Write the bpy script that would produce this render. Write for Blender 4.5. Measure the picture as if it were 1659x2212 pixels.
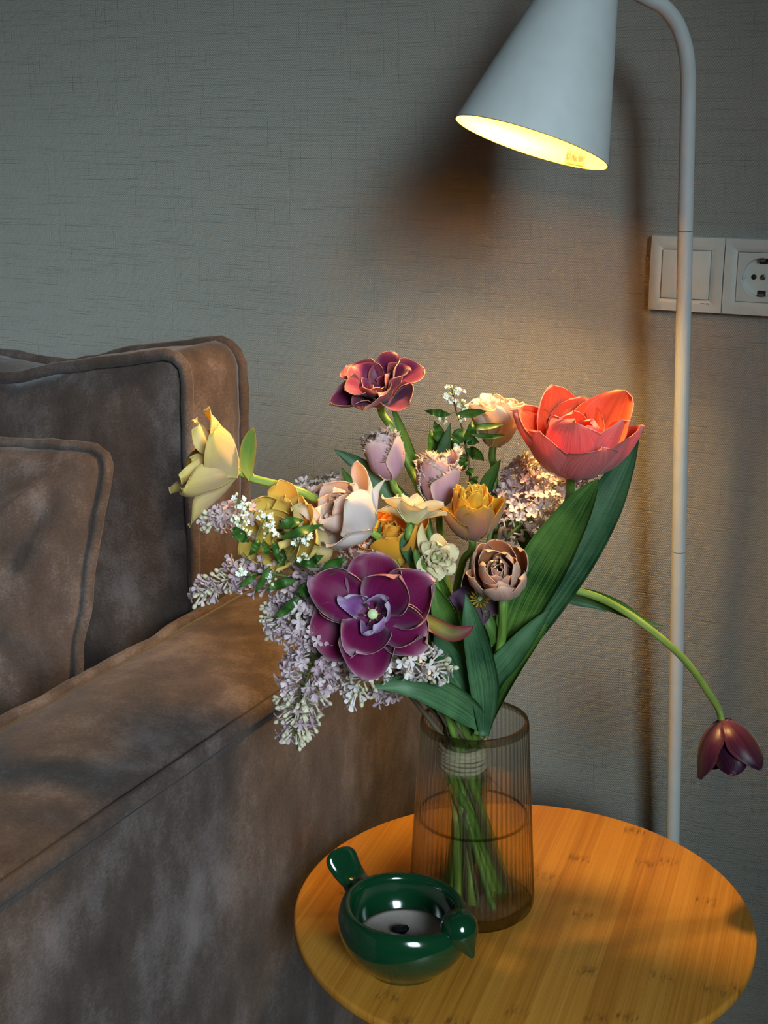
import bpy, bmesh, math, random
import numpy as np
from mathutils import Vector, Matrix, noise as mnoise

random.seed(7)
for o in list(bpy.data.objects): bpy.data.objects.remove(o, do_unlink=True)
SC = bpy.context.scene
COL = SC.collection

# ------------------------------------------------------------------ camera
W_PX, H_PX, F_PX = 1659.0, 2212.0, 3000.0
PITCH = math.atan((1106-270)/F_PX); YAW = math.radians(26.5)
TABLE_Z = 0.45
CAM = Vector((0, 0, TABLE_Z+0.7476))
HD = Vector((-math.sin(YAW), math.cos(YAW), 0)); CR = Vector((math.cos(YAW), math.sin(YAW), 0)); ZV = Vector((0, 0, 1))
CF = HD*math.cos(PITCH) - ZV*math.sin(PITCH); CU = HD*math.sin(PITCH) + ZV*math.cos(PITCH)
cam = bpy.data.cameras.new('camera'); camo = bpy.data.objects.new('camera', cam); COL.objects.link(camo)
camo.matrix_world = Matrix.Translation(CAM) @ Matrix((CR, CU, -CF)).transposed().to_4x4()
cam.sensor_fit = 'VERTICAL'; cam.sensor_height = 36; cam.lens = 36*F_PX/H_PX; cam.clip_start = .02
SC.camera = camo
def ray(u, v): return CR*((u-829.5)/F_PX) + CU*((1106-v)/F_PX) + CF
def P(u, v, d): return CAM + ray(u, v)*d                       # a point at depth d metres
def on_z(u, v, z): q = ray(u, v); return CAM + q*((z-CAM.z)/q.z)
def on_y(u, v, y): q = ray(u, v); return CAM + q*(y/q.y)
def on_x(u, v, x): q = ray(u, v); return CAM + q*(x/q.x)
def B(u, v, off=0.): b = (1106-v)/F_PX; return P(u, v, 4.577/(b+3.58)+off)   # bouquet: depth from the vertical through the vase
def D(r, u, b): return (CR*r + CU*u - CF*b).normalized()       # right, up, towards the viewer
WALL_Y = 1.53

# ------------------------------------------------------------------ light
SC.view_settings.view_transform = 'Standard'; SC.view_settings.look = 'None'
SC.view_settings.exposure = 0.52; SC.view_settings.gamma = 1.0; SC.view_settings.use_curve_mapping = False
wd = bpy.data.worlds.new('world'); SC.world = wd; wd.use_nodes = True
wd.node_tree.nodes['Background'].inputs[0].default_value = (.80, .90, 1.0, 1); wd.node_tree.nodes['Background'].inputs[1].default_value = 0.013
cy = SC.cycles; cy.max_bounces = 6; cy.diffuse_bounces = 2; cy.adaptive_threshold = .03; cy.use_light_tree = False; cy.glossy_bounces = 2; cy.transmission_bounces = 6; cy.transparent_max_bounces = 14; cy.caustics_refractive = False; cy.caustics_reflective = False
WIN = Vector((.78, -1.02, 1.62)); WIN_T = Vector((-1.50, 1.15, .46))
wdir = (WIN_T-WIN).normalized(); wright = wdir.cross(ZV).normalized()
for s in (-1, 1):                                              # the two casements of the window behind the viewer
    L = bpy.data.lights.new('window_daylight', 'AREA'); L.shape = 'RECTANGLE'; L.size = .78; L.size_y = 1.50
    L.energy = 3.8; L.spread = math.radians(32); L.color = (.72, .92, 1.0)
    lo = bpy.data.objects.new('window_daylight', L); COL.objects.link(lo)
    lo.location = WIN + wright*s*.43; lo.rotation_euler = wdir.to_track_quat('-Z', 'Y').to_euler()
BULB_S = 440.0

# ------------------------------------------------------------------ helpers
def tag(o, label=None, cat=None, group=None, kind=None):
    if label: o['label'] = label
    if cat: o['category'] = cat
    if group: o['group'] = group
    if kind: o['kind'] = kind
    return o
def empty(name, loc, label=None, cat=None, group=None):
    o = bpy.data.objects.new(name, None); o.empty_display_size = .02; COL.objects.link(o); o.location = loc
    return tag(o, label, cat, group)
def mesh(name, V, F, mats, parent=None, uv=None, mi=None, smooth=True, root=None):
    """V in world coordinates; the object's origin is its parent's (or root)."""
    off = Vector((0, 0, 0))
    if parent is not None: off = world_loc(parent)
    elif root is not None: off = Vector(root)
    me = bpy.data.meshes.new(name)
    A = np.asarray([tuple(v) for v in V], float) - np.array(off)
    me.from_pydata(A.tolist(), [], [tuple(int(i) for i in f) for f in F])
    if not isinstance(mats, (list, tuple)): mats = [mats]
    for m in mats: me.materials.append(m)
    if mi is not None: me.polygons.foreach_set('material_index', list(mi))
    if uv is not None:
        lay = me.uv_layers.new(name='UVMap'); uv = np.asarray(uv, float)
        li = np.zeros(len(me.loops), int); me.loops.foreach_get('vertex_index', li)
        lay.data.foreach_set('uv', uv[li].ravel())
    me.polygons.foreach_set('use_smooth', [smooth and p_.loop_total <= 4 for p_ in me.polygons]); me.update()
    o = bpy.data.objects.new(name, me); COL.objects.link(o)
    if parent is not None: o.parent = parent
    else: o.location = off
    return o
def world_loc(o):
    p = Vector((0, 0, 0))
    while o is not None: p += o.location; o = o.parent
    return p
def place(name, me, M, parent):
    """a shared mesh placed by world matrix M under an unrotated parent"""
    o = bpy.data.objects.new(name, me); COL.objects.link(o); o.parent = parent
    o.matrix_local = Matrix.Translation(-world_loc(parent)) @ M
    return o
def spline(pts, n=8):
    """Catmull-Rom through pts (rows of any width)"""
    A = np.array([list(p) for p in pts], float)
    if len(A) < 3: t = np.linspace(0, 1, n+1)[:, None]; return A[0]*(1-t)+A[-1]*t
    E = np.vstack([2*A[0]-A[1], A, 2*A[-1]-A[-2]]); out = []
    for i in range(1, len(E)-2):
        p0, p1, p2, p3 = E[i-1:i+3]
        for k in range(n):
            t = k/n
            out.append(.5*((2*p1)+(-p0+p2)*t+(2*p0-5*p1+4*p2-p3)*t*t+(-p0+3*p1-3*p2+p3)*t**3))
    out.append(A[-1]); return np.array(out)
def sweep(pts, rad, ns=8, cap=True, sx=1., ref=None, closed=False):
    pts = np.asarray([list(p) for p in pts], float); n = len(pts); rad = np.broadcast_to(np.asarray(rad, float), (n,))
    T = np.gradient(pts, axis=0) if not closed else np.roll(pts, -1, 0)-np.roll(pts, 1, 0)
    T /= np.linalg.norm(T, axis=1)[:, None]+1e-12
    u = np.array(ref, float) if ref is not None else (np.array([0, 0, 1.]) if abs(T[0][2]) < .9 else np.array([1., 0, 0]))
    V = []; F = []
    for i in range(n):
        u = u-T[i]*(u@T[i]); u /= np.linalg.norm(u); w = np.cross(T[i], u)
        for k in range(ns):
            a = 2*math.pi*k/ns; V.append(pts[i]+rad[i]*(math.cos(a)*u*sx+math.sin(a)*w))
    m = n if closed else n-1
    for i in range(m):
        for k in range(ns):
            j = (i+1) % n; F.append((i*ns+k, i*ns+(k+1) % ns, j*ns+(k+1) % ns, j*ns+k))
    if cap and not closed:
        k0 = len(V); V += V[:ns]+V[(n-1)*ns:n*ns]                  # caps on vertices of their own: clean shading
        F.append(tuple(range(k0, k0+ns))[::-1]); F.append(tuple(range(k0+ns, k0+2*ns)))
    return V, F
def lathe(prof, seg, loc, axis=ZV, close=False, sx=None):
    z = Vector(axis).normalized(); x = (sx or (CR if abs(z.dot(CR)) < .9 else CU)); x = (x-z*x.dot(z)).normalized(); y = z.cross(x)
    V = []; F = []
    for (r, h) in prof:
        for k in range(seg):
            a = 2*math.pi*k/seg; V.append(Vector(loc)+z*h+x*(r*math.cos(a))+y*(r*math.sin(a)))
    n = len(prof)
    for i in range(n if close else n-1):
        for k in range(seg):
            j = (i+1) % n; F.append((i*seg+k, i*seg+(k+1) % seg, j*seg+(k+1) % seg, j*seg+k))
    if not close:
        if prof[0][0] > 1e-6: F.append(tuple(range(seg))[::-1])
        if prof[-1][0] > 1e-6: F.append(tuple((n-1)*seg+k for k in range(seg)))
    return V, F
def grid_faces(n, m, off=0, flip=False):
    F = []
    for i in range(n-1):
        for j in range(m-1):
            q = (off+i*m+j, off+i*m+j+1, off+(i+1)*m+j+1, off+(i+1)*m+j)
            F.append(q[::-1] if flip else q)
    return F
def rbox(name, c, s, mat, parent, bev=.002, seg=3, basis=None):
    """bevelled box centred on c"""
    bm = bmesh.new(); bmesh.ops.create_cube(bm, size=1)
    for v in bm.verts: v.co = Vector((v.co.x*s[0], v.co.y*s[1], v.co.z*s[2]))
    bmesh.ops.bevel(bm, geom=bm.edges[:], offset=bev, segments=seg, profile=.5, affect='EDGES')
    R = basis or Matrix.Identity(3)
    V = [Vector(c)+R @ v.co for v in bm.verts]; bm.verts.index_update()
    F = [[v.index for v in f.verts] for f in bm.faces]; bm.free()
    return mesh(name, V, F, mat, parent)
def fbm(p, o=4): return mnoise.fractal(Vector(p), 1.0, 2.0, o)

# ------------------------------------------------------------------ materials
def lin(c):
    return tuple(((x/255)/12.92 if x/255 <= .04045 else ((x/255+.055)/1.055)**2.4) for x in c)
class NT:
    def __init__(s, name):
        s.m = bpy.data.materials.new(name); s.m.use_nodes = True; s.t = s.m.node_tree; s.p = s.t.nodes['Principled BSDF']; s.out = s.t.nodes['Material Output']
    def n(s, typ, **kw):
        nd = s.t.nodes.new(typ)
        for k, v in kw.items():
            if k in nd.inputs: nd.inputs[k].default_value = v
            else: setattr(nd, k, v)
        return nd
    def l(s, a, b): s.t.links.new(a, b)
    def math(s, op, a, b=None, c=None, clamp=False):
        nd = s.n('ShaderNodeMath', operation=op, use_clamp=clamp)
        for i, x in enumerate((a, b, c)):
            if x is None: continue
            if isinstance(x, (int, float)): nd.inputs[i].default_value = x
            else: s.l(x, nd.inputs[i])
        return nd.outputs[0]
    def mix(s, f, a, b, blend='MIX'):
        nd = s.n('ShaderNodeMix', data_type='RGBA', blend_type=blend)
        for i, x in ((0, f), (6, a), (7, b)):
            if isinstance(x, (int, float)): nd.inputs[i].default_value = x
            elif isinstance(x, tuple): nd.inputs[i].default_value = (*x[:3], 1)
            else: s.l(x, nd.inputs[i])
        return nd.outputs[2]
    def mapping(s, vec, scale=(1, 1, 1), rot=(0, 0, 0), loc=(0, 0, 0)):
        nd = s.n('ShaderNodeMapping'); s.l(vec, nd.inputs[0]); nd.inputs['Scale'].default_value = scale; nd.inputs['Rotation'].default_value = rot; nd.inputs['Location'].default_value = loc
        return nd.outputs[0]
    def noise(s, vec, scale, detail=3., rough=.5):
        nd = s.n('ShaderNodeTexNoise'); s.l(vec, nd.inputs['Vector']); nd.inputs['Scale'].default_value = scale; nd.inputs['Detail'].default_value = detail; nd.inputs['Roughness'].default_value = rough
        return nd.outputs['Fac']
    def ramp(s, fac, stops):
        nd = s.n('ShaderNodeValToRGB'); e = nd.color_ramp.elements
        while len(e) < len(stops): e.new(.5)
        for el, (p_, c) in zip(e, stops): el.position = p_; el.color = (*c, 1) if len(c) == 3 else c
        s.l(fac, nd.inputs[0]); return nd.outputs[0]
    def bump(s, h, strength, dist, prev=None):
        nd = s.n('ShaderNodeBump'); nd.inputs['Strength'].default_value = strength; nd.inputs['Distance'].default_value = dist; s.l(h, nd.inputs['Height'])
        if prev is not None: s.l(prev, nd.inputs['Normal'])
        return nd.outputs[0]
    def coord(s, k='Object'): return s.n('ShaderNodeTexCoord').outputs[k]
def plain(name, col, rough=.5, metal=0., spec=.5, coat=0., sheen=0.):
    a = NT(name); a.p.inputs['Base Color'].default_value = (*col, 1); a.p.inputs['Roughness'].default_value = rough; a.p.inputs['Metallic'].default_value = metal
    a.p.inputs['Specular IOR Level'].default_value = spec; a.p.inputs['Coat Weight'].default_value = coat; a.p.inputs['Sheen Weight'].default_value = sheen
    c = a.coord(); nz = a.noise(c, 60, 1); cc = a.mix(nz, tuple(x*.93 for x in col), tuple(min(1, x*1.06) for x in col)); a.l(cc, a.p.inputs['Base Color'])
    return a.m
M = {}
# wallpaper: linen weave with long slubs
a = NT('wallpaper'); c = a.coord()
sepx = a.n('ShaderNodeSeparateXYZ'); a.l(c, sepx.inputs[0])
X, Z = sepx.outputs['X'], sepx.outputs['Z']
jit = a.noise(c, 90, 1)
d1 = a.math('SINE', a.math('ADD', a.math('MULTIPLY', a.math('ADD', X, a.math('MULTIPLY', Z, .8)), 2400), a.math('MULTIPLY', jit, 9)))
d2 = a.math('SINE', a.math('ADD', a.math('MULTIPLY', a.math('SUBTRACT', Z, a.math('MULTIPLY', X, .25)), 2900), a.math('MULTIPLY', jit, 7)))
weave = a.math('ADD', a.math('MULTIPLY', d1, .5), a.math('MULTIPLY', d2, .35))
hs = a.noise(a.mapping(c, (14, 1, 620)), 1.0, 2, .6); vs = a.noise(a.mapping(c, (620, 1, 14)), 1.0, 2, .6)
sl = a.math('ADD', a.math('MULTIPLY', a.math('SUBTRACT', hs, .56, clamp=True), 4), a.math('MULTIPLY', a.math('SUBTRACT', vs, .60, clamp=True), 3))
hgt = a.math('ADD', a.math('MULTIPLY', weave, .32), a.math('MULTIPLY', sl, -1.0))
a.l(a.bump(hgt, .6, .0011), a.p.inputs['Normal'])
big = a.noise(c, 2.2, 1)
base = a.mix(big, lin((163, 158, 149)), lin((170, 165, 156)))
dk = a.mix(a.math('MULTIPLY', sl, .35, clamp=True), base, lin((118, 113, 106)))
a.l(dk, a.p.inputs['Base Color']); a.p.inputs['Roughness'].default_value = .82; a.p.inputs['Specular IOR Level'].default_value = .25
M['wall'] = a.m
# suede-like upholstery
a = NT('suede'); c = a.coord()
n1 = a.noise(a.mapping(c, (1, 1, 1.0)), 7, 4, .62); n2 = a.noise(a.mapping(c, (1, 1, .55)), 26, 3, .6); n3 = a.noise(a.mapping(c, (1, .6, 1)), 420, 2, .7)
f = a.math('ADD', a.math('ADD', a.math('MULTIPLY', n1, .46), a.math('MULTIPLY', n2, .36)), a.math('MULTIPLY', n3, .20))
cc = a.ramp(f, [(.34, lin((45, 34, 30))), (.51, lin((73, 60, 55))), (.68, lin((112, 99, 97)))])
a.l(cc, a.p.inputs['Base Color']); a.p.inputs['Roughness'].default_value = .85; a.p.inputs['Specular IOR Level'].default_value = .2
a.p.inputs['Sheen Weight'].default_value = .12; a.p.inputs['Sheen Roughness'].default_value = .45; a.p.inputs['Sheen Tint'].default_value = (.95, .92, .95, 1)
hh = a.math('ADD', a.math('MULTIPLY', n2, .9), a.math('MULTIPLY', n3, .35)); a.l(a.bump(hh, .5, .0022), a.p.inputs['Normal'])
M['suede'] = a.m
M['seam'] = plain('seam_thread', lin((48, 38, 34)), .9)
# bamboo
a = NT('bamboo'); c = a.mapping(a.coord(), (1, 1, 1), (0, 0, math.radians(-7.5)))
sp = a.n('ShaderNodeSeparateXYZ'); a.l(c, sp.inputs[0]); bx, by = sp.outputs['X'], sp.outputs['Y']
strip = a.math('FLOOR', a.math('MULTIPLY', bx, 44)); wn = a.n('ShaderNodeTexWhiteNoise', noise_dimensions='1D'); a.l(strip, wn.inputs['W'])
fine = a.noise(a.mapping(c, (900, 5, 1)), 1.0, 3, .6); fine2 = a.noise(a.mapping(c, (260, 2.2, 1)), 1.0, 2)
g = a.math('ADD', a.math('ADD', a.math('MULTIPLY', wn.outputs[0], .16), a.math('MULTIPLY', fine, .50)), a.math('MULTIPLY', fine2, .34))
cc = a.ramp(g, [(.28, lin((158, 96, 26))), (.52, lin((190, 128, 46))), (.78, lin((210, 154, 70)))])
# nodes of the canes: short wavy marks, each strip at its own place
row = a.math('ADD', a.math('MULTIPLY', by, 3.6), a.math('MULTIPLY', wn.outputs[0], 7.3)); fr = a.math('ABSOLUTE', a.math('SUBTRACT', a.math('FRACT', row), .5))
band = a.math('SUBTRACT', 1.0, a.math('MULTIPLY', fr, 24), clamp=True)
wob = a.noise(a.mapping(c, (420, 90, 1)), 1.0, 2); mk = a.math('MULTIPLY', band, a.math('MULTIPLY', a.math('SUBTRACT', wob, .44, clamp=True), 5), clamp=True)
cc = a.mix(a.math('MULTIPLY', mk, .75), cc, lin((112, 70, 32)))
a.l(cc, a.p.inputs['Base Color']); a.p.inputs['Roughness'].default_value = .42; a.p.inputs['Specular IOR Level'].default_value = .4
a.l(a.bump(fine, .12, .0004), a.p.inputs['Normal'])
M['bamboo'] = a.m
M['bamboo_edge'] = plain('bamboo_edge', lin((150, 108, 64)), .5)
M['metal_white'] = plain('powder_coat', lin((205, 208, 208)), .48, 0, .4)
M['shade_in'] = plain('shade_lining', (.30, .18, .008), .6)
M['floor'] = plain('floor_boards', lin((44, 34, 27)), .6)
M['plastic'] = plain('white_plastic', lin((222, 221, 214)), .25, 0, .5)
M['hole'] = plain('dark_recess', lin((18, 18, 18)), .6)
M['steel'] = plain('steel', lin((150, 150, 150)), .35, 1)
M['ink'] = plain('ink', lin((30, 28, 26)), .7); M['ink_brown'] = plain('ink_brown', (.006, .004, .003), .9)
M['sticker'] = plain('sticker_paper', lin((58, 46, 28)), .9)
a = NT('bulb_glow'); a.p.inputs['Base Color'].default_value = (1, .9, .7, 1); a.p.inputs['Emission Color'].default_value = (1.0, .65, .24, 1); a.p.inputs['Emission Strength'].default_value = BULB_S; M['bulb'] = a.m
# green glaze
a = NT('green_glaze'); c = a.coord(); nz = a.noise(c, 18, 4)
a.l(a.mix(nz, lin((8, 46, 25)), lin((13, 58, 33))), a.p.inputs['Base Color']); a.p.inputs['Roughness'].default_value = .13; a.p.inputs['Specular IOR Level'].default_value = .6; a.p.inputs['Coat Weight'].default_value = .5; a.p.inputs['Coat Roughness'].default_value = .05
M['glaze'] = a.m
a = NT('candle_wax'); c = a.coord(); a.l(a.mix(a.noise(c, 300, 3), lin((206, 186, 180)), lin((226, 208, 202))), a.p.inputs['Base Color']); a.p.inputs['Roughness'].default_value = .55; a.p.inputs['Subsurface Weight'].default_value = .2; a.p.inputs['Subsurface Radius'].default_value = (.01, .006, .004); M['wax'] = a.m
M['char'] = plain('charred_wick', lin((16, 16, 22)), .6)
# glass: half of the light is bent by the flutes, half passes straight
def glassy(name, tint, ior, fac, rough=.0):
    a = NT(name); a.t.nodes.remove(a.p)
    g = a.n('ShaderNodeBsdfGlass'); g.inputs['Color'].default_value = (*tint, 1); g.inputs['IOR'].default_value = ior; g.inputs['Roughness'].default_value = rough
    t = a.n('ShaderNodeBsdfTransparent'); t.inputs['Color'].default_value = (*tint, 1)
    mx = a.n('ShaderNodeMixShader'); mx.inputs[0].default_value = fac; a.l(t.outputs[0], mx.inputs[1]); a.l(g.outputs[0], mx.inputs[2]); a.l(mx.outputs[0], a.out.inputs[0])
    return a.m
M['glass'] = glassy('smoked_glass', (.975, .972, .95), 1.30, .24)
M['groove_shade'] = glassy('groove_shade_glass', (.76, .74, .67), 1.30, .30)  # same glass, tinted darker: the dark lines between flutes put into the colour
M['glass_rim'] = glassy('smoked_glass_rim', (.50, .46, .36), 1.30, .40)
M['water'] = glassy('water', (.975, .975, .94), 1.12, .22)
M['meniscus_shade'] = glassy('meniscus_shade', (.42, .40, .30), 1.12, .30)  # same water, tinted darker: the meniscus's dark optical ring put into the colour
# greens
def green(name, dark, light, veins=60, transl=.25, rough=.42):
    a = NT(name); uvn = a.n('ShaderNodeUVMap'); v = a.noise(a.mapping(uvn.outputs[0], (veins, 1.6, 1)), 1.0, 3); c = a.coord(); nb = a.noise(c, 25, 3)
    f = a.math('ADD', a.math('MULTIPLY', v, .55), a.math('MULTIPLY', nb, .45)); col = a.ramp(f, [(.38, dark), (.64, light)])
    a.l(col, a.p.inputs['Base Color']); a.p.inputs['Roughness'].default_value = rough; a.p.inputs['Specular IOR Level'].default_value = .35
    a.l(a.bump(v, .2, .0006), a.p.inputs['Normal'])
    tr = a.n('ShaderNodeBsdfTranslucent'); a.l(a.mix(.5, col, (.32, .5, .05), 'MIX'), tr.inputs[0])
    mx = a.n('ShaderNodeMixShader'); mx.inputs[0].default_value = transl; a.l(a.p.outputs[0], mx.inputs[1]); a.l(tr.outputs[0], mx.inputs[2]); a.l(mx.outputs[0], a.out.inputs[0])
    return a.m
M['leaf'] = green('tulip_leaf', lin((24, 70, 32)), lin((124, 164, 74)), 44, .32)
M['leaf_blue'] = green('tulip_leaf_bluish', lin((24, 66, 44)), lin((104, 146, 98)), 44, .28)
M['sprig_leaf'] = green('shrub_leaf', lin((26, 66, 24)), lin((84, 128, 52)), 14)
M['stem'] = green('flower_stem', lin((76, 112, 44)), lin((136, 168, 74)), 8, .1)
M['stem_pale'] = green('pale_stem', lin((120, 150, 60)), lin((178, 196, 96)), 8, .1)
M['twig'] = plain('brown_twig', lin((92, 78, 58)), .8)
M['twig_green'] = plain('green_twig', lin((96, 112, 56)), .7)
M['twine'] = plain('raffia', lin((196, 182, 156)), .8)
def petal_mat(name, base, mid, tip, edge=None, edge_amt=0., streak=None, streak_amt=.25, transl=.30, rough=.5, edge_pow=9., sheen=.15):
    """colour along the petal (base, middle, tip), pale rim, streaks along the veins"""
    a = NT(name); uvn = a.n('ShaderNodeUVMap'); s = a.n('ShaderNodeSeparateXYZ'); a.l(uvn.outputs[0], s.inputs[0]); u, v = s.outputs['X'], s.outputs['Y']
    nz = a.noise(a.mapping(uvn.outputs[0], (5, 3, 1)), 1.0, 3); st = a.noise(a.mapping(uvn.outputs[0], (46, 1.4, 1)), 1.0, 3, .6)
    vv = a.math('ADD', v, a.math('MULTIPLY', a.math('SUBTRACT', nz, .5), .25))
    col = a.ramp(vv, [(.04, base), (.45, mid), (.95, tip)])
    col = a.mix(a.math('MULTIPLY', a.math('SUBTRACT', st, .42, clamp=True), streak_amt*6, clamp=True), col, streak or tuple(x*.6 for x in mid))
    if edge is not None:
        au = a.math('ABSOLUTE', a.math('SUBTRACT', a.math('MULTIPLY', u, 2), 1)); e = a.math('MAXIMUM', a.math('POWER', au, edge_pow), a.math('POWER', v, edge_pow*2.2))
        col = a.mix(a.math('MULTIPLY', e, edge_amt, clamp=True), col, edge)
    a.l(col, a.p.inputs['Base Color']); a.p.inputs['Roughness'].default_value = rough; a.p.inputs['Specular IOR Level'].default_value = .35; a.p.inputs['Sheen Weight'].default_value = sheen
    a.l(a.bump(st, .25, .0007), a.p.inputs['Normal'])
    tr = a.n('ShaderNodeBsdfTranslucent'); a.l(col, tr.inputs[0])
    mx = a.n('ShaderNodeMixShader'); mx.inputs[0].default_value = transl; a.l(a.p.outputs[0], mx.inputs[1]); a.l(tr.outputs[0], mx.inputs[2]); a.l(mx.outputs[0], a.out.inputs[0])
    M[name] = a.m; return a.m
def floret_mat(name, c1, c2):
    a = NT(name); oi = a.n('ShaderNodeObjectInfo'); c = a.coord(); nz = a.noise(c, 300, 2)
    f = a.math('ADD', a.math('MULTIPLY', oi.outputs['Random'], .75), a.math('MULTIPLY', nz, .25)); col = a.mix(f, c1, c2)
    a.l(col, a.p.inputs['Base Color']); a.p.inputs['Roughness'].default_value = .6
    tr = a.n('ShaderNodeBsdfTranslucent'); a.l(col, tr.inputs[0]); mx = a.n('ShaderNodeMixShader'); mx.inputs[0].default_value = .25
    a.l(a.p.outputs[0], mx.inputs[1]); a.l(tr.outputs[0], mx.inputs[2]); a.l(mx.outputs[0], a.out.inputs[0]); M[name] = a.m; return a.m
# ------------------------------------------------------------------ the room
def slab(name, c, s, mat, label):
    o = rbox(name, c, s, mat, None, .004, 1); o['kind'] = 'structure'; o['label'] = label; return o
slab('floor', (-.6, -.1, -.05), (5.4, 3.6, .1), M['floor'], 'brown floor under the sofa and the table')
slab('wall_back', (-.6, WALL_Y+.06, 1.3), (5.4, .12, 2.8), M['wall'], 'grey linen-textured papered wall behind the sofa')

# ------------------------------------------------------------------ sofa
AX0, AX1 = -.865, -.672                       # inner and outer face of the arm
AZ = CAM.z-.538                               # its top edge
sofa = empty('sofa', (-1.5, 1.0, 0), 'brown suede sofa with a broad seamed arm beside the round table', 'sofa')
# cross-section of the arm, from the floor outside over the top to the inside
sec = []
def arc(cx, cz, r, a0, a1, n):
    for k in range(n+1):
        t = math.radians(a0+(a1-a0)*k/n); sec.append((cx+r*math.cos(t), cz+r*math.sin(t)))
sec += [(AX1-.012, .06), (AX1-.002, .20), (AX1+.003, .34), (AX1+.005, .46), (AX1+.004, AZ-.05), (AX1+.0035, AZ-.034), (AX1+.0035, AZ-.026)]
sec += [(AX1+.0065, AZ-.022), (AX1+.0065, AZ-.0125), (AX1+.0025, AZ-.0075), (AX1-.0015, AZ-.0095), (AX1-.0045, AZ-.003)]
for k in range(1, 11):
    t = k/10; sec.append((AX1-.0045+(AX0+.004-AX1+.0045)*t, AZ-.003+.010*math.sin(math.pi*t)**.8-.001*t))
arc(AX0+.006, AZ-.014, .008, 100, 180, 3)
sec += [(AX0-.003, AZ-.06), (AX0-.003, AZ-.2), (AX0, .06)]
ys = np.linspace(.40, 1.52, 70); V = []
for y in ys:
    for i, (x, z) in enumerate(sec):
        e = .0035*fbm((x*5+3, y*4.2, z*5))+.0012*fbm((x*17, y*15+9, z*17))
        k = 1.0 if i < 4 or i > 12 else .25
        endr = max(0, (.46-y)/.06); sh = .02*endr**2
        sag = -.006*math.sin(max(0, min(1, (y-.5)/.9))*math.pi) if i > 10 else 0
        V.append((x+e*k*1.2+(-sh if x > -.77 else sh), y, z+e*k*(.9 if i > 10 else .2)+sag*.6-(sh*.6 if i > 5 else 0)))
n, m = len(ys), len(sec)
F = grid_faces(n, m)+[tuple(range(m)), tuple((n-1)*m+k for k in range(m))[::-1]]
arm = mesh('arm', V, F, M['suede'], sofa)
def yline(x, z, amp, seed, y0=.42, y1=1.515, n=96):
    return [(x+amp*fbm((seed, y*14, 0)), y, z+amp*1.0*fbm((seed+5, y*11, 3))-.0036*math.sin(max(0, min(1, (y-.5)/.9))*math.pi)) for y in np.linspace(y0, y1, n)]
V, F = sweep(yline(AX0+.004, AZ-.002, .0035, 2), .0066, 10); mesh('piping', V, F, M['suede'], arm)
V, F = sweep([(x, y, z+.0036*math.sin(max(0, min(1, (y-.5)/.9))*math.pi)) for x, y, z in yline(AX1+.0012, AZ-.0080, .0005, 4)], .0013, 6); mesh('seam', V, F, M['seam'], arm)
V, F = sweep([(x, y, z+.0036*math.sin(max(0, min(1, (y-.5)/.9))*math.pi)) for x, y, z in yline(AX1+.0050, AZ-.0235, .0006, 8)], .0009, 6); mesh('seam', V, F, M['seam'], arm)
rbox('seat_base', (-1.55, .97, .21), (1.36, .94, .30), M['suede'], sofa, .03)
rbox('seat_cushion', (-1.55, .93, .365), (1.36, .86, .12), M['suede'], sofa, .035)
rbox('backrest', (-1.57, 1.46, .34), (1.36, .10, .50), M['suede'], sofa, .03)
for x, y in ((-.77, .50), (-.77, 1.38), (-2.15, .50), (-2.15, 1.38)): rbox('foot', (x, y, .03), (.06, .06, .06), M['hole'], sofa, .006)

# ------------------------------------------------------------------ boxed back cushion and throw pillow
def rrect(n, hw, hh, r, sag):
    """rounded rectangle outline, parametrised by arc length, starting bottom middle"""
    pts = []
    for cx, cy, a0 in ((hw-r, -hh+r, -90), (hw-r, hh-r, 0), (-hw+r, hh-r, 90), (-hw+r, -hh+r, 180)):
        for k in range(9): t = math.radians(a0+90*k/8); pts.append((cx+r*math.cos(t), cy+r*math.sin(t)))
    pts.append(pts[0]); A = np.array(pts); s = np.r_[0, np.cumsum(np.linalg.norm(np.diff(A, axis=0), axis=1))]
    q = np.linspace(0, s[-1], n, endpoint=False)
    out = np.c_[np.interp(q, s, A[:, 0]), np.interp(q, s, A[:, 1])]
    return [(x, y+sag(x, y)) for x, y in out]
CX1 = -.874; CW = .66; CZ0 = .44; CZ1 = CAM.z-.238
cush = empty('back_cushion', (CX1-CW/2, 1.32, CZ0), 'large boxed brown suede back cushion with piped edges against the grey wall', 'cushion')
NP = 150; yf, yr = 1.262, 1.372
hw, hh = CW/2, (CZ1-CZ0)/2; cx, cz = CX1-CW/2, (CZ0+CZ1)/2
def sag(x, y):
    t = max(0, (hw-x)/CW); return (-.050*min(1, t/.36)-.0025*math.sin(t*19) if y > 0 else 0)
rim = rrect(NP, hw, hh, .035, sag)
def wr(x, y, z, a=1.): return a*(.006*fbm((x*6, y*6, z*6))+.003*fbm((x*19, y*19, z*19)))
V = []; rings = []
for k in range(9):                                           # front panel, from its middle out
    t = (k+.6)/8.6; bulge = .050*(1-t**2.6)
    rings.append([(cx+x*t, yf-bulge+wr(x*t, k*.1, z*t, .8), cz+z*t) for x, z in rim])
for k, (t, o) in enumerate(((0, 0), (.12, .0045), (.35, .010), (.6, .011), (.85, .006), (1, 0))):
    rings.append([(cx+x*(1+o*2.2)+wr(x, t, z, .8), yf+(yr-yf)*t, cz+z*(1+o*1.2)+wr(z, t, x, .7)) for x, z in rim])
for k in range(1, 6):
    t = 1-k/5.4; rings.append([(cx+x*t, yr+.03*(1-t), cz+z*t) for x, z in rim])
for rg in rings: V += rg
m = NP; n = len(rings); F = [tuple(range(m))[::-1], tuple((n-1)*m+k for k in range(m))]
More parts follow.
